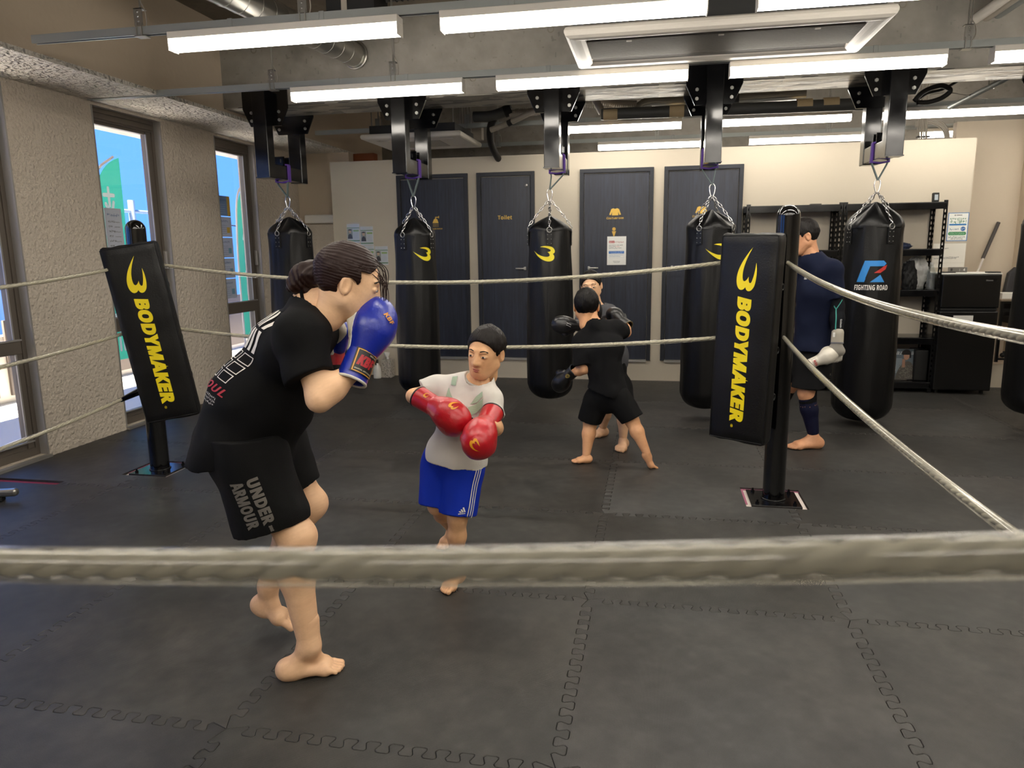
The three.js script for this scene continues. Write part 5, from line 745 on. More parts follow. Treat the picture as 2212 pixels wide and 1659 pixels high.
{ // ---------------------------------------------------------------- coach in black, leaning forward behind blue gloves
  const j = J.coach, t = thing('person', 'person in black T-shirt and shorts leaning forward with blue boxing gloves raised', 'person');
  const F = nrm3([.86, 0, -.5]), Rv = [-F[2], 0, F[0]], sk = skin(0xf6cda6), G = [];
  const heelR = [-1.186, .03, -2.04], ballR = [-1.075, .02, -2.1], heelL = [-1.425, .11, -2.3], ballL = [-1.345, .075, -2.3];
  const hipR = add3(j.hipR, [0, .03, 0]), hipL = add3(j.hipL, [0, .05, 0]);
  const arm = (sh, el, wr) => [cone(sh, el, .05, .036), cone(el, lerp3(el, wr, .35), .034, .038), cone(lerp3(el, wr, .35), wr, .038, .029)];
  const leg = (h, k, a) => [cone(h, k, .088, .058), cone(k, add3(lerp3(k, a, .35), F, -.014), .056, .056), cone(add3(lerp3(k, a, .35), F, -.014), a, .056, .036), cone(add3(k, F, .012), add3(k, F, .016), .046, .044)];
  const body = blend([...arm(j.shR, j.elR, j.wrR), ...arm(j.shL, j.elL, j.wrL), ...leg(hipR, j.knR, j.anR), ...leg(hipL, j.knL, j.anL), cone(j.hem, j.belly, .08, .08), cone(j.belly, add3(j.chest, F, .03), .08, .07), cone(add3(j.chest, F, .03), j.neck, .07, .052), cone(j.neck, lerp3(j.neck, j.head, .75), .056, .05), cone(j.shR, j.neck, .05, .05), cone(j.shL, j.neck, .05, .05), cone(hipL, hipR, .075, .075)], .03);
  G.push(meshOf(body, .0085), meshOf(foot(heelR, ballR, sub3(ballR, heelR), 1, .9, j.anR, j.knR, .0365, .0565), .0042), meshOf(foot(heelL, ballL, [.8, -.45, -.1], -1, .9, j.anL, j.knL, .0365, .0565), .0045));
  const hd = addHead(t, sk, G, j.head, [.87, -.3, -.4], [.25, 1, -.08], 1.0, 'bun', 0x24130f);
  obj('body', G, sk, t);
  // tied-back hair
  const bun = ripple(blend([ell(j.bun, [.05, .042, .045]), ell(add3(j.bun, [-.035, -.03, .02]), [.03, .035, .03]), cone(lerp3(j.bun, j.head, .2), lerp3(j.bun, j.head, .6), .03, .055), cone(add3(j.bun, [-.03, .0, .01]), add3(j.bun, [-.058, -.045, .015]), .012, .005), cone(add3(j.bun, [-.0, -.03, .01]), add3(j.bun, [-.01, -.07, .02]), .012, .005)], .03), (x, y, z) => .003 * Math.sin((x * 1.2 + y * .8 + n3(x * 18, y * 18, z * 18, 3) * .06) * 190) * .6 + .004 * n3(x * 50, y * 50, z * 50, 6)); obj('hair_bun', [meshOf(bun, .005)], hd.hm, hd.hair);
  const wisps = []; for (let k = 0; k < 16; k++) { const a = rr(-1, 1), p0 = add3(add3(j.head, hd.ax[2], .045 + rr(0, .03)), hd.ax[1], .075 + rr(-.03, .02)), p = add3(p0, hd.ax[0], a * .05); wisps.push(tube([p, add3(add3(p, hd.ax[2], .035), hd.ax[1], -.02), add3(add3(p, hd.ax[2], .05 + rr(0, .02)), hd.ax[1], -.07 - rr(0, .05))], .0012, 10, 4)); } obj('loose_strands', wisps, hd.hm, hd.hair).userData.kind = 'stuff';
  // T-shirt
  const tee = cloth(0x0c0c0d, .82); const mid = (a, b, u) => lerp3(a, b, u);
  const torso = blend([cone(add3(j.hem, Rv, -.06), add3(j.hem, Rv, .06), .152, .152), cone(add3(j.hem, [-.03, -.1, 0]), j.belly, .165, .162), cone(add3(j.belly, F, .025), add3(j.chest, F, .03), .155, .112), cone(add3(add3(j.chest, F, .03), Rv, -.085), add3(add3(j.chest, F, .03), Rv, .085), .1, .1), cone(add3(j.chest, F, .03), j.neck, .1, .064), cone(j.shR, j.shL, .066, .064), cone(j.neck, j.shR, .062, .066), cone(j.neck, j.shL, .06, .062)], .045);
  const slR = cone(add3(j.shR, [-.012, .01, 0]), add3(mid(j.shR, j.elR, .68), [-.012, 0, 0]), .066, .077), slL = cone(j.shL, mid(j.shL, j.elL, .7), .07, .08);
  const capR = cut(slR, [[mid(j.shR, j.elR, .66), nrm3(add3(sub3(j.elR, j.shR), [.02, 0, 0]))]]), capL = cut(slL, [[mid(j.shL, j.elL, .66), nrm3(sub3(j.elL, j.shL))]]);
  const shirt0 = { d: (x, y, z) => smin(smin(torso.d(x, y, z), capR.d(x, y, z), .035), capL.d(x, y, z), .035), lo: [0, 1, 2].map((i) => Math.min(torso.lo[i], slR.lo[i], slL.lo[i])), hi: [0, 1, 2].map((i) => Math.max(torso.hi[i], slR.hi[i], slL.hi[i])) };
  const nd = nrm3(sub3(j.head, j.neck)); const shirt = ripple(minus(cut(shirt0, [[[-1.37, .712, -2.17], nrm3([.06, -1, .05])]]), cone(add3(j.neck, nd, .025), add3(j.neck, nd, .2), .068, .085), .008), wrinkle(.0065, 6, 7, 6, 31));
  const sh = obj('t_shirt', [meshOf(shirt, .008)], tee, t); collar(add3(j.neck, nd, .028), nd, .069, .0055, tee, sh);
  const backPrint = canvasTex(512, 1024, (g) => {
    g.fillStyle = '#d9d4cc'; const stroke = (x, y, w, h, k) => { g.beginPath(); g.moveTo(x, y); g.quadraticCurveTo(x + w * .3 + k, y + h * .5, x, y + h); g.lineTo(x + w, y + h); g.quadraticCurveTo(x + w * 1.25 + k, y + h * .5, x + w, y); g.fill(); };
    for (let c = 0; c < 6; c++) { stroke(60 + c * 66, 20, 34, 190, 10 * (c % 2)); stroke(60 + c * 66, 235, 38, 200, 14 * (c % 2)); }
    g.strokeStyle = '#d9d4cc'; g.lineWidth = 7; for (let r = 0; r < 3; r++) for (let c = 0; c < 3; c++) g.strokeRect(70 + c * 130, 470 + r * 105, 100, 80);
    g.fillStyle = '#a3202c'; g.font = 'italic bold 100px sans-serif'; g.save(); g.translate(130, 880); g.scale(1.15, 1); g.fillText('SEOUL', 0, 0); g.restore(); g.fillStyle = '#d9d4cc'; for (let r = 0; r < 3; r++) strokes(g, 70, 920 + r * 30, 380, 22, 18);
  });
  const tdir = nrm3(sub3(j.chest, j.hem)), bk = nrm3(add3([-F[0], 0, -F[2]], [0, .55, 0])), lat = Rv;
  obj('back_print', [wrapPrint(shirt, add3(lerp3(j.belly, j.chest, .62), bk, .13), lat, nrm3(sub3(tdir, add3([0, 0, 0], bk, tdir[0] * bk[0] + tdir[1] * bk[1] + tdir[2] * bk[2]))), bk.map((v) => -v), .27, .4, 40)], decalMat(backPrint, .6), sh);
  obj('hem_tag', [wrapPrint(shirt, add3([-1.175, .735, -2.1], Rv, .1), F, [0, 1, 0], Rv.map((v) => -v), .022, .03, 6)], mat(0xd8d2c2, .7), sh);
  // shorts
  const kneeHem = (h, k, u) => lerp3(h, k, u), hemR = [-1.245, .51, -2.1]; const shorts0 = blend([cone(hipL, hipR, .125, .125), cone(add3(hipR, [0, .05, 0]), hemR, .13, .108), cone(hipR, lerp3(hipR, j.knR, .72), .11, .092), cone(add3(hipL, [0, .05, 0]), kneeHem(hipL, j.knL, .75), .115, .085)], .03);
  const shorts = ripple(cut(shorts0, [[add3(j.hem, [0, .08, 0]), [0, 1, 0]]]), wrinkle(.0055, 8, 5, 8, 47));
  const legCutR = [hemR, nrm3([.25, -1, 0])], legCutL = [kneeHem(hipL, j.knL, .74), nrm3(sub3(j.knL, hipL))];
  const dR = cone(hipR, j.knR, .1), dL = cone(hipL, j.knL, .1);
  const sc = { d: (x, y, z) => { const d = shorts.d(x, y, z), pl = dR.d(x, y, z) < dL.d(x, y, z) ? legCutR : legCutL; return Math.max(d, (x - pl[0][0]) * pl[1][0] + (y - pl[0][1]) * pl[1][1] + (z - pl[0][2]) * pl[1][2]); }, lo: shorts.lo, hi: shorts.hi };
  const sho = obj('shorts', [meshOf(sc, .008)], cloth(0x0d0d0e, .7), t);
  const legPrint = canvasTex(512, 256, (g) => { g.fillStyle = '#77736e'; g.font = '900 104px sans-serif'; g.save(); g.scale(1, 1); const f = (s, y) => { const w = g.measureText(s).width; g.save(); g.translate(16, y); g.scale(400 / w, 1.12); g.fillText(s, 0, 0); g.lineWidth = 5; g.strokeStyle = '#77736e'; g.strokeText(s, 0, 0); g.restore(); }; f('UNDER', 116); f('ARMOUR', 236); g.restore(); g.lineWidth = 15; g.strokeStyle = '#77736e'; g.beginPath(); g.ellipse(464, 44, 26, 38, 0, .5, 2.6); g.stroke(); g.beginPath(); g.ellipse(464, 108, 26, 38, 0, Math.PI + .5, Math.PI + 2.6); g.stroke(); });
  const ld = nrm3([.38, -1, .05]); const camside = nrm3(add3(Rv, [0, .05, 0])), pv = nrm3(crs3(camside, ld));
  obj('leg_print', [wrapPrint(sc, add3(add3(lerp3(hipR, hemR, .56), Rv, .12), F, -.012), ld, pv, camside.map((v) => -v), .2, .105, 26)], decalMat(legPrint, .35, .4), sho);
  // gloves
  const kb = canvasTex(256, 256, (g) => { g.fillStyle = '#0d0d10'; g.fillRect(0, 0, 256, 256); g.lineWidth = 9; g.strokeStyle = '#d59a3c'; g.strokeRect(14, 14, 228, 228); g.fillStyle = '#a8202c'; g.font = 'italic 900 120px sans-serif'; g.save(); g.translate(24, 170); g.scale(.84, 1.15); g.fillText('KBF', 0, 0); g.lineWidth = 8; g.strokeStyle = '#a8202c'; g.strokeText('KBF', 0, 0); g.restore(); g.fillStyle = '#c9c2a8'; g.font = 'bold 19px sans-serif'; g.fillText('MARTIAL ARTS SCHOOL', 24, 222); g.fillText('SINCE 1985', 130, 46); });
  const kbs = canvasTex(256, 128, (g) => { g.fillStyle = '#d08a2e'; g.font = 'italic 900 92px sans-serif'; g.fillText('KBF', 20, 96); });
  glove(t, add3(j.wrR, [.008, .014, .0]), [.16, .66, -.42], add3(Rv, F, .75), 1.06, false, 0x12279a, 0x12279a, 0xd9d6cc, [{ cuff: true, name: 'cuff_label', tex: kb, o: [-.008, -.0, .045], U: [1, 0, 0], V: [0, 1, 0], dir: [.1, 0, -1], w: .075, h: .075 }, { tex: kbs, o: [-.01, .145, .07], U: [.9, -.5, 0], V: [.5, .9, 0], dir: [0, 0, -1], w: .06, h: .032 }], 'blue glove nearest the camera', 0xd8d4c8);
  glove(t, add3(j.wrL, [.012, .012, .04]), [-.02, .8, -.1], [.2, -.15, -.9], 1.0, true, 0x12279a, 0xb01f2a, 0x111113, [], 'far blue glove with a red and black wrist', 0xd8d4c8);
  obj('wrist_wrap', [rod(add3(j.wrL, [.013, -.034, .046]), add3(j.wrL, [.012, .004, .041]), .0505, 28, .0495)], mat(0x0b0b0c, .9), t);
}
{ // ---------------------------------------------------------------- child in white T-shirt with red gloves
  const j = J.kid1, t = thing('person', 'child in white T-shirt and blue shorts throwing red boxing gloves towards the coach', 'person');
  const F = nrm3([-.2, 0, 1]), Rv = nrm3(crs3(F, [0, 1, 0])), sk = skin(0xe8b88c), G = [], s = .68; // Rv: the child's right
  const rgt = nrm3(sub3(j.shR, j.shL));
  const heelL = [-.797, .024, -2.845], ballL = [-.82, .016, -2.755], heelR = [-.945, .05, -3.27], ballR = [-.965, .02, -3.2];
  const arm = (sh, el, wr) => [cone(sh, el, .034, .028), cone(el, lerp3(el, wr, .4), .029, .029), cone(lerp3(el, wr, .4), wr, .029, .022)];
  const leg = (h, k, a) => [cone(h, k, .056, .04), cone(k, lerp3(k, a, .35), .039, .038), cone(lerp3(k, a, .35), a, .038, .025)];
  const body = blend([...arm(j.shR, j.elR, j.wrR), ...arm(j.shL, j.elL, j.wrL), ...leg(j.hipR, j.knR, j.anR), ...leg(j.hipL, j.knL, add3(j.anL, [0, .02, -.01])), cone(j.pelvis, j.chest, .07, .07), cone(j.chest, j.neck, .065, .04), cone(j.neck, lerp3(j.neck, j.head, .7), .036, .034), cone(j.shR, j.neck, .034, .036), cone(j.shL, j.neck, .034, .036)], .02);
  G.push(meshOf(body, .0065), meshOf(foot(heelL, ballL, [-.25, 0, .97], 1, s, add3(j.anL, [0, .025, -.01])), .0034), meshOf(foot(heelR, ballR, [-.3, -.3, .8], -1, s, j.anR), .0038));
  const hd = addHead(t, sk, G, add3(j.head, [0, .004, 0]), [-.22, -.1, .96], [.12, 1, 0], .88, 'short', 0x120c0a); obj('body', G, sk, t);
  const white = cloth(0xd9d4cc, .8, .0005);
  const torso = blend([cone(add3(j.pelvis, rgt, .035), add3(j.pelvis, rgt, -.035), .1, .1), cone(add3(j.pelvis, [0, -.05, 0]), j.chest, .108, .098), cone(add3(j.chest, rgt, .04), add3(j.chest, rgt, -.04), .086, .086), cone(j.chest, j.neck, .088, .05), cone(j.shR, j.shL, .047, .047), cone(j.shR, j.neck, .046, .048), cone(j.shL, j.neck, .046, .048)], .035);
  const slR = cone(j.shR, lerp3(j.shR, j.elR, .72), .048, .054), slL = cone(j.shL, lerp3(j.shL, j.elL, .75), .046, .05), cR = cut(slR, [[lerp3(j.shR, j.elR, .55), nrm3(sub3(j.elR, j.shR))]]), cL = cut(slL, [[lerp3(j.shL, j.elL, .68), nrm3(sub3(j.elL, j.shL))]]);
  const nd = nrm3(add3(sub3(j.head, j.neck), [0, 0, .035])); const all = { d: (x, y, z) => smin(smin(torso.d(x, y, z), cR.d(x, y, z), .025), cL.d(x, y, z), .025), lo: [0, 1, 2].map((i) => Math.min(torso.lo[i], slR.lo[i], slL.lo[i])), hi: [0, 1, 2].map((i) => Math.max(torso.hi[i], slR.hi[i], slL.hi[i])) };
  const shirt = ripple(minus(cut(all, [[[-.806, .535, -2.86], nrm3([-.12, -1, 0])]]), cone(add3(j.neck, nd, -.002), add3(j.neck, nd, .13), .051, .07), .006), wrinkle(.0042, 10, 8, 10, 61));
  const sh = obj('t_shirt', [meshOf(shirt, .0062)], white, t); collar(add3(j.neck, nd, .006), nd, .054, .005, white, sh);
  const chest = canvasTex(512, 512, (g) => {
    g.fillStyle = '#8fa78c'; const tri = (...p) => { g.beginPath(); g.moveTo(p[0], p[1]); for (let i = 2; i < p.length; i += 2) g.lineTo(p[i], p[i + 1]); g.fill(); };
    tri(40, 30, 110, 10, 130, 110, 60, 120); g.beginPath(); g.moveTo(40, 150); g.quadraticCurveTo(150, 300, 320, 320); g.lineTo(330, 430); g.quadraticCurveTo(120, 360, 40, 250); g.fill(); g.beginPath(); g.moveTo(340, 320); g.quadraticCurveTo(420, 290, 490, 190); g.lineTo(495, 290); g.quadraticCurveTo(430, 400, 345, 430); g.fill(); tri(350, 290, 400, 190, 460, 120, 480, 170, 420, 260);
    g.globalCompositeOperation = 'source-atop'; g.fillStyle = 'rgba(225,228,215,.75)'; for (let y = 0; y < 512; y += 11) for (let x = (y % 22) / 2; x < 512; x += 13) g.fillRect(x, y, 6, 4); g.globalCompositeOperation = 'source-over';
    g.fillStyle = '#c28a90'; g.beginPath(); g.arc(330, 470, 30, 0, 7); g.fill();
  });
  const cd = nrm3([-.18, 0, 1]); obj('chest_pattern', [wrapPrint(shirt, add3([-.735, .815, -2.85], cd, .14), nrm3([.97, -.1, .18]), [.1, 1, 0], cd.map((v) => -v), .19, .17, 32)], decalMat(chest, .7), sh);
  const word = canvasTex(256, 96, (g) => { g.fillStyle = '#161616'; g.font = '900 84px sans-serif'; g.fillText('TAN', 30, 80); }); obj('chest_lettering', [wrapPrint(shirt, add3([-.685, .735, -2.84], cd, .14), nrm3([.97, -.14, .18]), [.14, 1, 0], cd.map((v) => -v), .1, .04, 16)], decalMat(word, .7), sh);
  const blue = cloth(0x0c2fae, .62, .0005); const hemL = lerp3(j.hipL, j.knL, .93), hemR = lerp3(j.hipR, j.knR, 1.0);
  const s0 = ripple(cut(blend([cone(j.hipR, j.hipL, .092, .088), cone(add3(j.hipR, [0, .04, 0]), hemR, .092, .082), cone(add3(j.hipL, [0, .04, 0]), hemL, .088, .076), cone(add3(j.pelvis, [-.01, .0, 0]), add3(j.pelvis, [.01, -.02, 0]), .1, .1)], .025), [[add3(j.pelvis, [0, .04, 0]), [0, 1, 0]]]), wrinkle(.0045, 9, 6, 9, 73));
  const dR = cone(j.hipR, j.knR, .07), dL = cone(j.hipL, j.knL, .07), pR = [hemR, nrm3(add3(sub3(j.knR, j.hipR), [0, -.1, 0]))], pL = [hemL, nrm3(add3(sub3(j.knL, j.hipL), [0, -.1, 0]))];
  const sf = { d: (x, y, z) => { const p = dR.d(x, y, z) < dL.d(x, y, z) ? pR : pL; return Math.max(s0.d(x, y, z), (x - p[0][0]) * p[1][0] + (y - p[0][1]) * p[1][1] + (z - p[0][2]) * p[1][2]); }, lo: s0.lo, hi: s0.hi };
  const sho = obj('shorts', [meshOf(sf, .0062)], blue, t);
  const stripes = canvasTex(64, 256, (g) => { g.fillStyle = '#dcdad4'; for (const x of [4, 26, 48]) g.fillRect(x, 0, 9, 256); }); const sd = nrm3([.75, 0, .66]);
  obj('side_stripes', [wrapPrint(sf, add3(lerp3(j.hipL, j.knL, .45), sd, .1), nrm3([.66, 0, -.75]), nrm3(sub3(j.hipL, j.knL)), sd.map((v) => -v), .034, .25, 26)], decalMat(stripes, .6), sho);
  const logo = canvasTex(128, 128, (g) => { g.fillStyle = '#e4e2dc'; [[20, 70, 26], [50, 44, 30], [80, 18, 34]].forEach(([x, y], i) => { g.beginPath(); g.moveTo(x - 8, y + 8); g.lineTo(x + 14, y); g.lineTo(x + 46 - i * 4, 92); g.lineTo(x + 20 - i * 2, 92); g.fill(); }); g.font = 'bold 34px sans-serif'; g.fillText('adidas', 6, 122); }); const ld = nrm3([.1, 0, 1]);
  obj('leg_emblem', [wrapPrint(sf, add3([-.755, .37, -2.8], ld, .09), [1, 0, 0], [0, 1, 0], ld.map((v) => -v), .034, .034, 8)], decalMat(logo, .6), sho);
  const wing = canvasTex(128, 160, (g) => { g.fillStyle = '#e39a1c'; g.save(); g.translate(14, 6); wingMark(g); g.restore(); });
  glove(t, [-.886, .808, -2.752], [.9, -.36, .4], [.25, .72, .62], .98, true, 0xb5101f, 0xb5101f, 0x1a0a0c, [{ tex: wing, o: [.012, .145, .08], U: [0, 1, 0], V: [1, 0, 0], dir: [0, 0, -1], w: .05, h: .062 }, { cuff: true, tex: wing, o: [.0, .0, .045], U: [0, 1, 0], V: [1, 0, 0], dir: [0, 0, -1], w: .03, h: .036 }], 'red glove held across the body');
  glove(t, [-.628, .752, -2.72], [-.08, -.34, .93], [-.1, .93, .34], .98, false, 0xb5101f, 0xb5101f, 0x1a0a0c, [{ tex: wing, o: [-.012, .2, .02], U: [-.9, 0, .3], V: [-.3, 0, -.9], dir: [0, -1, 0], w: .05, h: .062 }], 'red glove hanging towards the camera');
}
{ // ---------------------------------------------------------------- child in black seen from behind
  const j = J.kid2, t = thing('person', 'child in black T-shirt and shorts seen from behind, sparring barefoot', 'person'), sk = skin(0xe6b084), G = [], s = .66;
  const arm = (sh, el, wr) => [cone(sh, el, .037, .031), cone(el, lerp3(el, wr, .4), .032, .032), cone(lerp3(el, wr, .4), wr, .031, .023)];
  const leg = (h, k, a) => [cone(h, k, .062, .045), cone(k, lerp3(k, a, .35), .043, .044), cone(lerp3(k, a, .35), a, .043, .026)];
  const body = blend([...arm(j.shR, j.elR, j.wrR), ...arm(j.shL, j.elL, j.wrL), ...leg(j.hipR, j.knR, j.anR), ...leg(j.hipL, j.knL, j.anL), cone(j.pelvis, j.chest, .075, .078), cone(j.chest, j.neck, .07, .045), cone(j.neck, lerp3(j.neck, j.head, .7), .042, .04), cone(j.shR, j.neck, .036, .042), cone(j.shL, j.neck, .036, .042)], .022);
  G.push(meshOf(body, .009), meshOf(foot([-.405, .026, -4.7], [-.47, .018, -4.685], [-1, 0, .15], -1, s, j.anL), .0045), meshOf(foot([-.03, .085, -4.635], [.0, .022, -4.64], [.5, -.2, -.25], -1, s, j.anR), .0045));
  addHead(t, sk, G, add3(j.head, [-.004, -.03, 0]), [-.12, -.05, -1], [0, 1, 0], .97, 'short', 0x0d0a09); obj('body', G, sk, t);
  const blk = cloth(0x131315, .8); const torso = blend([cone(add3(j.pelvis, [-.045, .03, 0]), add3(j.pelvis, [.045, .03, 0]), .095, .095), cone(add3(j.pelvis, [0, .06, 0]), j.chest, .115, .11), cone(add3(j.chest, [-.06, 0, 0]), add3(j.chest, [.055, .02, 0]), .09, .09), cone(j.chest, j.neck, .1, .055), cone(j.shL, j.shR, .055, .052), cone(j.shL, j.neck, .05, .054), cone(j.shR, j.neck, .05, .054)], .04);
  const slL = cone(j.shL, lerp3(j.shL, j.elL, .85), .055, .068), slR = cone(j.shR, lerp3(j.shR, j.elR, .95), .052, .055), cL = cut(slL, [[lerp3(j.shL, j.elL, .8), nrm3(sub3(j.elL, j.shL))]]), cR = cut(slR, [[lerp3(j.shR, j.elR, .8), nrm3(sub3(j.elR, j.shR))]]);
  const nd = nrm3(sub3(j.head, j.neck)), all = { d: (x, y, z) => smin(smin(torso.d(x, y, z), cR.d(x, y, z), .03), cL.d(x, y, z), .02), lo: [0, 1, 2].map((i) => Math.min(torso.lo[i], slR.lo[i], slL.lo[i])), hi: [0, 1, 2].map((i) => Math.max(torso.hi[i], slR.hi[i], slL.hi[i])) };
  const shirt = ripple(minus(cut(all, [[[-.29, .475, -4.7], nrm3([-.32, -1, 0])]]), cone(add3(j.neck, nd, .015), add3(j.neck, nd, .13), .052, .07), .006), wrinkle(.006, 9, 7, 9, 83)); const sh = obj('t_shirt', [meshOf(shirt, .0085)], blk, t); collar(add3(j.neck, nd, .018), nd, .054, .005, blk, sh);
  const hL = lerp3(j.hipL, j.knL, .95), hR = lerp3(j.hipR, j.knR, .95), s0 = ripple(cut(blend([cone(add3(j.hipL, [0, .03, 0]), add3(j.hipR, [0, .03, 0]), .088, .088), cone(add3(j.hipL, [.01, .05, 0]), add3(hL, [-.01, 0, 0]), .088, .078), cone(add3(j.hipR, [-.01, .05, 0]), add3(hR, [.012, 0, 0]), .088, .078), cone(add3(j.pelvis, [0, .06, 0]), add3(j.pelvis, [0, .03, 0]), .1, .1)], .008), [[add3(j.pelvis, [0, .1, 0]), [0, 1, 0]]]), wrinkle(.005, 9, 5, 9, 91)), dL = cone(j.hipL, j.knL, .07), dR = cone(j.hipR, j.knR, .07), pL = [hL, nrm3(add3(sub3(j.knL, j.hipL), [0, -.06, 0]))], pR = [hR, nrm3(add3(sub3(j.knR, j.hipR), [0, -.06, 0]))];
  obj('shorts', [meshOf({ d: (x, y, z) => { const p = dR.d(x, y, z) < dL.d(x, y, z) ? pR : pL; return Math.max(s0.d(x, y, z), (x - p[0][0]) * p[1][0] + (y - p[0][1]) * p[1][1] + (z - p[0][2]) * p[1][2]); }, lo: s0.lo, hi: s0.hi }, .0085)], cloth(0x101011, .7), t);
  const mk = canvasTex(128, 128, (g) => { g.strokeStyle = '#c9b05a'; g.lineWidth = 7; g.beginPath(); g.ellipse(64, 64, 34, 52, .2, 0, 7); g.stroke(); g.beginPath(); g.ellipse(64, 64, 14, 40, .2, 0, 7); g.stroke(); });
  glove(t, add3(j.wrL, [-.01, -.006, -.01]), [-.6, -.62, -.5], [-.3, -.1, .95], .9, false, 0x0b0b0c, 0x0b0b0c, 0x2a2f36, [{ cuff: true, tex: mk, o: [0, 0, .045], U: [1, 0, 0], V: [0, 1, 0], dir: [0, 0, -1], w: .05, h: .05 }], 'black glove lowered beside the bag');
  glove(t, add3(j.wrR, [-.005, .006, -.01]), [-.55, .35, -.6], [.1, .75, .6], .82, false, 0x0b0b0c, 0x0b0b0c, 0x5a5234, [], 'black glove raised in front of the chest');
}
{ // ---------------------------------------------------------------- boy in grey behind the child in black
  const j = J.boy3, t = thing('person', 'boy in grey T-shirt mostly hidden behind the child in black', 'person'), sk = skin(0xe8bd98), G = [], s = .7;
  const arm = (sh, el, wr) => [cone(sh, el, .038, .032), cone(el, wr, .032, .024)], leg = (h, k, a) => [cone(h, k, .066, .046), cone(k, lerp3(k, a, .35), .044, .044), cone(lerp3(k, a, .35), a, .044, .027)];
  const body = blend([...arm(j.shR, j.elR, j.wrR), ...arm(j.shL, j.elL, j.wrL), ...leg(j.hipR, j.knR, j.anR), ...leg(j.hipL, j.knL, j.anL), cone(j.pelvis, j.chest, .078, .08), cone(j.chest, j.neck, .072, .046), cone(j.neck, lerp3(j.neck, j.head, .7), .044, .042), cone(j.shR, j.neck, .038, .044), cone(j.shL, j.neck, .038, .044)], .022);
  G.push(meshOf(body, .01), meshOf(foot([-.187, .026, -5.14], [-.205, .018, -5.04], [-.2, 0, 1], 1, .86, j.anL), .005), meshOf(foot([-.352, .026, -5.45], [-.405, .018, -5.39], [-.8, 0, .6], -1, .86, j.anR), .005));
  addHead(t, sk, G, j.head, [-.05, -.12, 1], [-.1, 1, 0], .88, 'short', 0x0f0b0a); obj('body', G, sk, t);
  const gr = cloth(0x56565a, .85), torso = blend([cone(add3(j.pelvis, [0, .1, 0]), j.chest, .105, .11), cone(add3(j.chest, [-.05, 0, 0]), add3(j.chest, [.05, .01, 0]), .09, .09), cone(j.chest, j.neck, .1, .055), cone(j.shL, j.shR, .052, .052), cone(j.shL, j.neck, .052, .056), cone(j.shR, j.neck, .052, .056), cone(add3(j.pelvis, [0, .02, 0]), add3(j.pelvis, [0, .1, 0]), .105, .105)], .045), slL = cut(cone(j.shL, lerp3(j.shL, j.elL, .7), .055, .058), [[lerp3(j.shL, j.elL, .45), nrm3(sub3(j.elL, j.shL))]]), slR = cut(cone(j.shR, lerp3(j.shR, j.elR, .7), .055, .058), [[lerp3(j.shR, j.elR, .55), nrm3(sub3(j.elR, j.shR))]]), nd = nrm3(sub3(j.head, j.neck));
  const all = { d: (x, y, z) => smin(smin(torso.d(x, y, z), slL.d(x, y, z), .025), slR.d(x, y, z), .025), lo: [0, 1, 2].map((i) => Math.min(torso.lo[i], slR.lo[i], slL.lo[i])), hi: [0, 1, 2].map((i) => Math.max(torso.hi[i], slR.hi[i], slL.hi[i])) };
  const sh = obj('t_shirt', [meshOf(ripple(minus(cut(all, [[add3(j.pelvis, [0, .03, 0]), [0, -1, 0]]]), cone(add3(j.neck, nd, .015), add3(j.neck, nd, .13), .054, .07), .006), wrinkle(.005, 9, 7, 9, 101)), .0095)], gr, t); collar(add3(j.neck, nd, .018), nd, .056, .005, gr, sh);
  const hL = lerp3(j.hipL, j.knL, .8), hR = lerp3(j.hipR, j.knR, .8); obj('shorts', [meshOf(ripple(cut(blend([cone(add3(j.pelvis, [0, .05, 0]), j.pelvis, .108, .108), cone(j.hipL, hL, .09, .085), cone(j.hipR, hR, .09, .085), cone(j.hipL, j.hipR, .09, .09)], .025), [[[-.28, .27, -5.2], [0, -1, 0]], [add3(j.pelvis, [0, .09, 0]), [0, 1, 0]]]), wrinkle(.005, 9, 5, 9, 107)), .0095)], cloth(0x0e0e10, .7), t);
  const st = canvasTex(64, 64, (g) => { g.fillStyle = '#d5d5d5'; g.save(); g.rotate(.35); g.fillRect(20, -6, 6, 50); g.fillRect(40, -10, 6, 50); g.restore(); });
  glove(t, add3(j.wrR, [0, .005, .0]), [-.85, .08, .2], [-.1, .2, 1], .9, true, 0x1b1b1e, 0x1b1b1e, 0x1b1b1e, [{ tex: st, o: [0, .09, .08], U: [-1, 0, 0], V: [0, 1, 0], dir: [0, 0, -1], w: .05, h: .05 }], 'dark grey glove beside the middle bag');
  glove(t, add3(j.wrL, [0, .01, 0]), [-.2, .8, .4], [0, -.3, 1], .88, true, 0x1b1b1e, 0x1b1b1e, 0x1b1b1e);
}
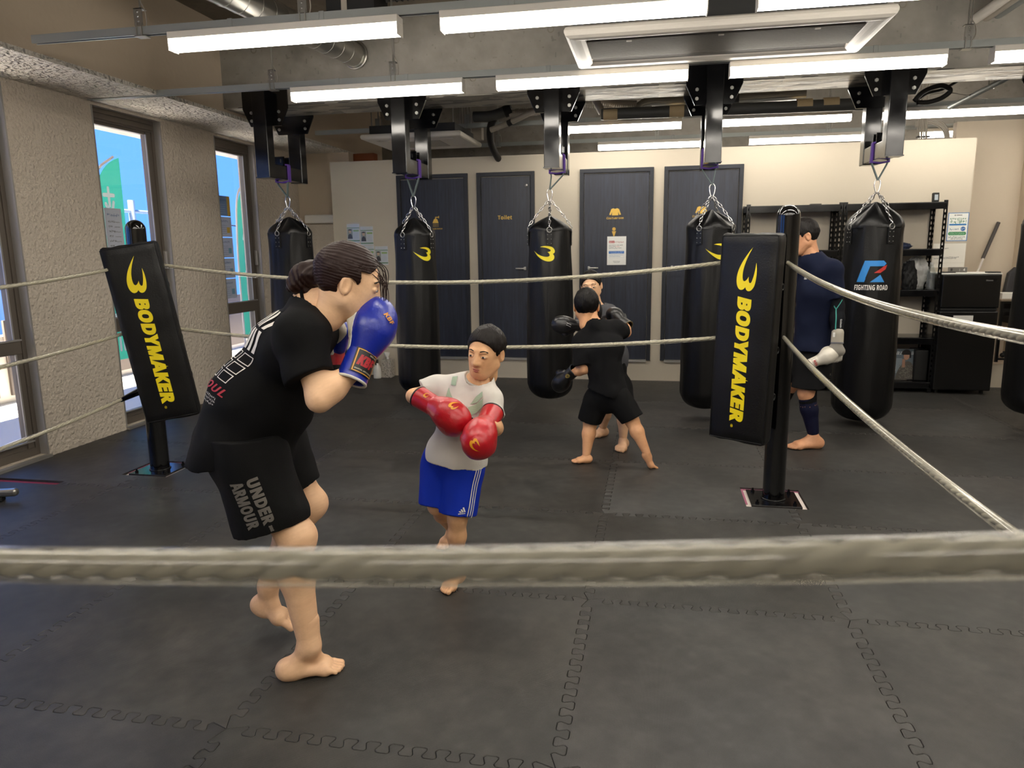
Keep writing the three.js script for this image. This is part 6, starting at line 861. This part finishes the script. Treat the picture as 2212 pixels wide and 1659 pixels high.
{ // ---------------------------------------------------------------- man in navy behind the right post
  const j = J.man, t = thing('person', 'man in navy T-shirt and leggings standing behind the right post, a white glove in hand', 'person'), sk = skin(0xd9a27c), G = [];
  const arm = (sh, el, wr) => [cone(sh, el, .05, .041), cone(el, lerp3(el, wr, .4), .042, .042), cone(lerp3(el, wr, .4), wr, .042, .03)], leg = (h, k, a) => [cone(h, k, .08, .056), cone(k, lerp3(k, a, .35), .053, .054), cone(lerp3(k, a, .35), a, .053, .034)];
  const body = blend([...arm(j.shL, j.elL, j.wrL), ...arm(j.shR, j.elR, j.wrR), ...leg(j.hipL, j.knL, j.anL), ...leg(j.hipR, j.knR, j.anR), cone(j.pelvis, j.chest, .1, .11), cone(j.chest, j.neck, .1, .06), cone(j.neck, lerp3(j.neck, j.head, .7), .056, .052), cone(j.shL, j.neck, .05, .055), cone(j.shR, j.neck, .05, .055), cone(j.hipL, j.hipR, .08, .08)], .03);
  G.push(meshOf(body, .011), meshOf(foot([1.165, .034, -5.31], [1.02, .022, -5.265], [-1, 0, .25], -1, 1, j.anL), .0055), meshOf(foot([.915, .034, -5.66], [.8, .022, -5.6], [-1, 0, .2], 1, .95, j.anR), .0065));
  addHead(t, sk, G, j.head, [-.95, -.28, .15], [-.3, 1, 0], 1.0, 'short', 0x14100e); obj('body', G, sk, t);
  const navy = cloth(0x141b32, .78), torso = blend([cone(add3(j.pelvis, [0, .02, -.04]), add3(j.pelvis, [0, .02, .04]), .12, .12), cone(add3(j.pelvis, [0, .02, 0]), j.chest, .135, .135), cone(add3(j.chest, [0, .03, -.06]), add3(j.chest, [.01, .03, .05]), .12, .12), cone(j.chest, j.neck, .12, .07), cone(j.shL, j.shR, .066, .064), cone(j.shL, j.neck, .064, .068), cone(j.shR, j.neck, .064, .068)], .05), slL = cut(cone(j.shL, lerp3(j.shL, j.elL, .85), .072, .068), [[lerp3(j.shL, j.elL, .76), nrm3(sub3(j.elL, j.shL))]]), slR = cut(cone(j.shR, lerp3(j.shR, j.elR, .85), .072, .075), [[lerp3(j.shR, j.elR, .72), nrm3(sub3(j.elR, j.shR))]]), nd = nrm3(sub3(j.head, j.neck));
  const all = { d: (x, y, z) => smin(smin(torso.d(x, y, z), slL.d(x, y, z), .03), slR.d(x, y, z), .03), lo: [0, 1, 2].map((i) => Math.min(torso.lo[i], slL.lo[i], slR.lo[i])), hi: [0, 1, 2].map((i) => Math.max(torso.hi[i], slL.hi[i], slR.hi[i])) };
  const shirt = ripple(minus(cut(all, [[[1.1, .685, -5.3], nrm3([-.1, -1, 0])]]), cone(add3(j.neck, nd, .02), add3(j.neck, nd, .18), .068, .085), .008), wrinkle(.007, 6, 6, 6, 121)); const sh = obj('t_shirt', [meshOf(shirt, .0095)], navy, t); collar(add3(j.neck, nd, .022), nd, .07, .006, navy, sh);
  const nf = canvasTex(128, 64, (g) => { g.fillStyle = '#d9d9d6'; for (const r of [30, 20, 10]) { g.lineWidth = 5; g.strokeStyle = '#d9d9d6'; g.beginPath(); g.arc(70, 46, r + 6, Math.PI, Math.PI * 1.75); g.stroke(); } g.fillRect(8, 10, 40, 8); g.fillRect(8, 24, 40, 8); g.fillRect(8, 38, 40, 8); }); const fd = nrm3([-.45, 0, .9]); obj('chest_emblem', [wrapPrint(shirt, add3([1.045, 1.19, -5.36], fd, .15), nrm3([.9, 0, .45]), [0, 1, 0], fd.map((v) => -v), .055, .03, 8)], decalMat(nf, .6), sh);
  const hL = lerp3(j.hipL, j.knL, .9), hR = lerp3(j.hipR, j.knR, .75); obj('shorts', [meshOf(ripple(cut(blend([cone(j.pelvis, add3(j.pelvis, [0, .06, 0]), .125, .125), cone(j.hipL, hL, .115, .105), cone(j.hipR, hR, .11, .1), cone(j.hipL, j.hipR, .11, .11)], .03), [[[1.05, .435, -5.3], [0, -1, 0]], [add3(j.pelvis, [0, .09, 0]), [0, 1, 0]]]), wrinkle(.006, 7, 5, 7, 127)), .0095)], cloth(0x101012, .7), t);
  const tights = cloth(0x10132e, .6, .0004); for (const [k, a, h] of [[j.knL, j.anL, j.hipL], [j.knR, j.anR, j.hipR]]) { const f = blend([cone(lerp3(k, a, .16), lerp3(k, a, .4), .058, .058), cone(lerp3(k, a, .4), lerp3(k, a, .93), .058, .04)], .02); obj('legging', [meshOf(f, .009)], tights, t); obj('knee_support', [meshOf(cone(lerp3(h, k, .8), lerp3(k, a, .2), .061, .059), .01)], cloth(0x0c0c0d, .8), t); }
  const slvF = blend([cone(lerp3(j.shL, j.elL, .6), j.elL, .05, .046), cone(j.elL, lerp3(j.elL, j.wrL, .4), .046, .046), cone(lerp3(j.elL, j.wrL, .4), lerp3(j.elL, j.wrL, .86), .046, .037)], .02);
  const slv = obj('arm_sleeve', [meshOf(slvF, .007)], cloth(0x101218, .7, .0004), t);
  const gt = canvasTex(64, 256, (g) => { g.fillStyle = '#3f9d90'; g.fillRect(10, 70, 7, 186); g.save(); g.translate(13, 74); g.rotate(-.5); g.fillRect(-3, -74, 6, 76); g.restore(); g.save(); g.translate(13, 74); g.rotate(.5); g.fillRect(-3, -84, 6, 84); g.restore(); g.save(); g.translate(40, 150); g.rotate(Math.PI / 2); g.fillStyle = '#cfd2d2'; g.font = 'bold 17px sans-serif'; g.fillText('Goldwin', 0, 0); g.restore(); }); obj('sleeve_print', [wrapPrint(slvF, [1.226, .94, -5.16], [1, 0, .1], [0, 1, 0], [0, 0, -1], .062, .22, 24)], decalMat(gt, .6), slv);
  // knitted work glove: palm, four curled fingers of different length, thumb
  const w = j.wrL, palm = blend([cone(add3(w, [0, -.035, 0]), add3(w, [-.004, -.085, .006]), .036, .042), cone(add3(w, [-.028, -.1, .01]), add3(w, [.028, -.098, -.004]), .03, .028)], .03), knit = [palm];
  [[-.034, .052], [-.012, .06], [.01, .057], [.03, .046]].forEach(([o, l], k) => { const b = add3(w, [o, -.118, .012 - k * .004]), m = add3(b, [-.006, -l * .72, .012]), e = add3(m, [-.022, -.012, -l * .45]); knit.push(blend([cone(b, m, .0135, .0125), cone(m, e, .0125, .011)], .006)); });
  knit.push(blend([cone(add3(w, [-.03, -.06, .01]), add3(w, [-.056, -.098, .016]), .017, .015), cone(add3(w, [-.056, -.098, .016]), add3(w, [-.068, -.132, .004]), .0145, .0125)], .008));
  const kf = { d: (x, y, z) => { let d = 1e9; for (const p of knit) d = smin(d, p.d(x, y, z), .006); return d; }, lo: [0, 1, 2].map((i) => Math.min(...knit.map((p) => p.lo[i]))), hi: [0, 1, 2].map((i) => Math.max(...knit.map((p) => p.hi[i]))) };
  const kg = obj('work_glove', [meshOf(kf, .0038)], cloth(0xb9b4aa, .95, .0018), t); obj('wrist_cuff', [meshOf(cone(add3(w, [0, .03, 0]), add3(w, [0, -.03, 0]), .039, .04), .006)], cloth(0xd6cfbf, .95, .0015), kg); obj('cuff_band', [rod(add3(w, [0, -.036, .001]), add3(w, [0, -.044, .002]), .0415, 24)], mat(0x6a6a72, .8), kg); obj('pull_tab', [at(cbox(.014, .03, .006, .002), w[0] - .03, w[1] + .018, w[2] + .03)], M.whitePlastic, kg);
}
{ // white boxing glove carried in the man's hand: a thing of its own
  const t = thing('boxing_glove', 'white boxing glove with red lettering held in the grey work glove', 'glove'); const kt = canvasTex(256, 128, (g) => { g.fillStyle = '#b0202a'; g.font = '900 100px sans-serif'; g.fillText('KEN', 14, 100); g.strokeStyle = '#333'; g.lineWidth = 5; g.strokeRect(4, 4, 248, 120); });
  const g = glove(t, [1.083, .625, -5.225], [.82, .42, -.12], [.2, -.3, .95], .8, false, 0xd6d0c2, 0xd6d0c2, 0xcfcabc, [{ cuff: true, name: 'lettering', tex: kt, o: [-.02, 0, .045], U: [-1, 0, 0], V: [0, -1, 0], dir: [.3, 0, -1], w: .07, h: .035 }]);
  obj('lining', [rod([1.052, .606, -5.22], [1.075, .618, -5.224], .03, 24)], mat(0x0c0c0c, .9), t);
}
renderer.render(scene, camera);
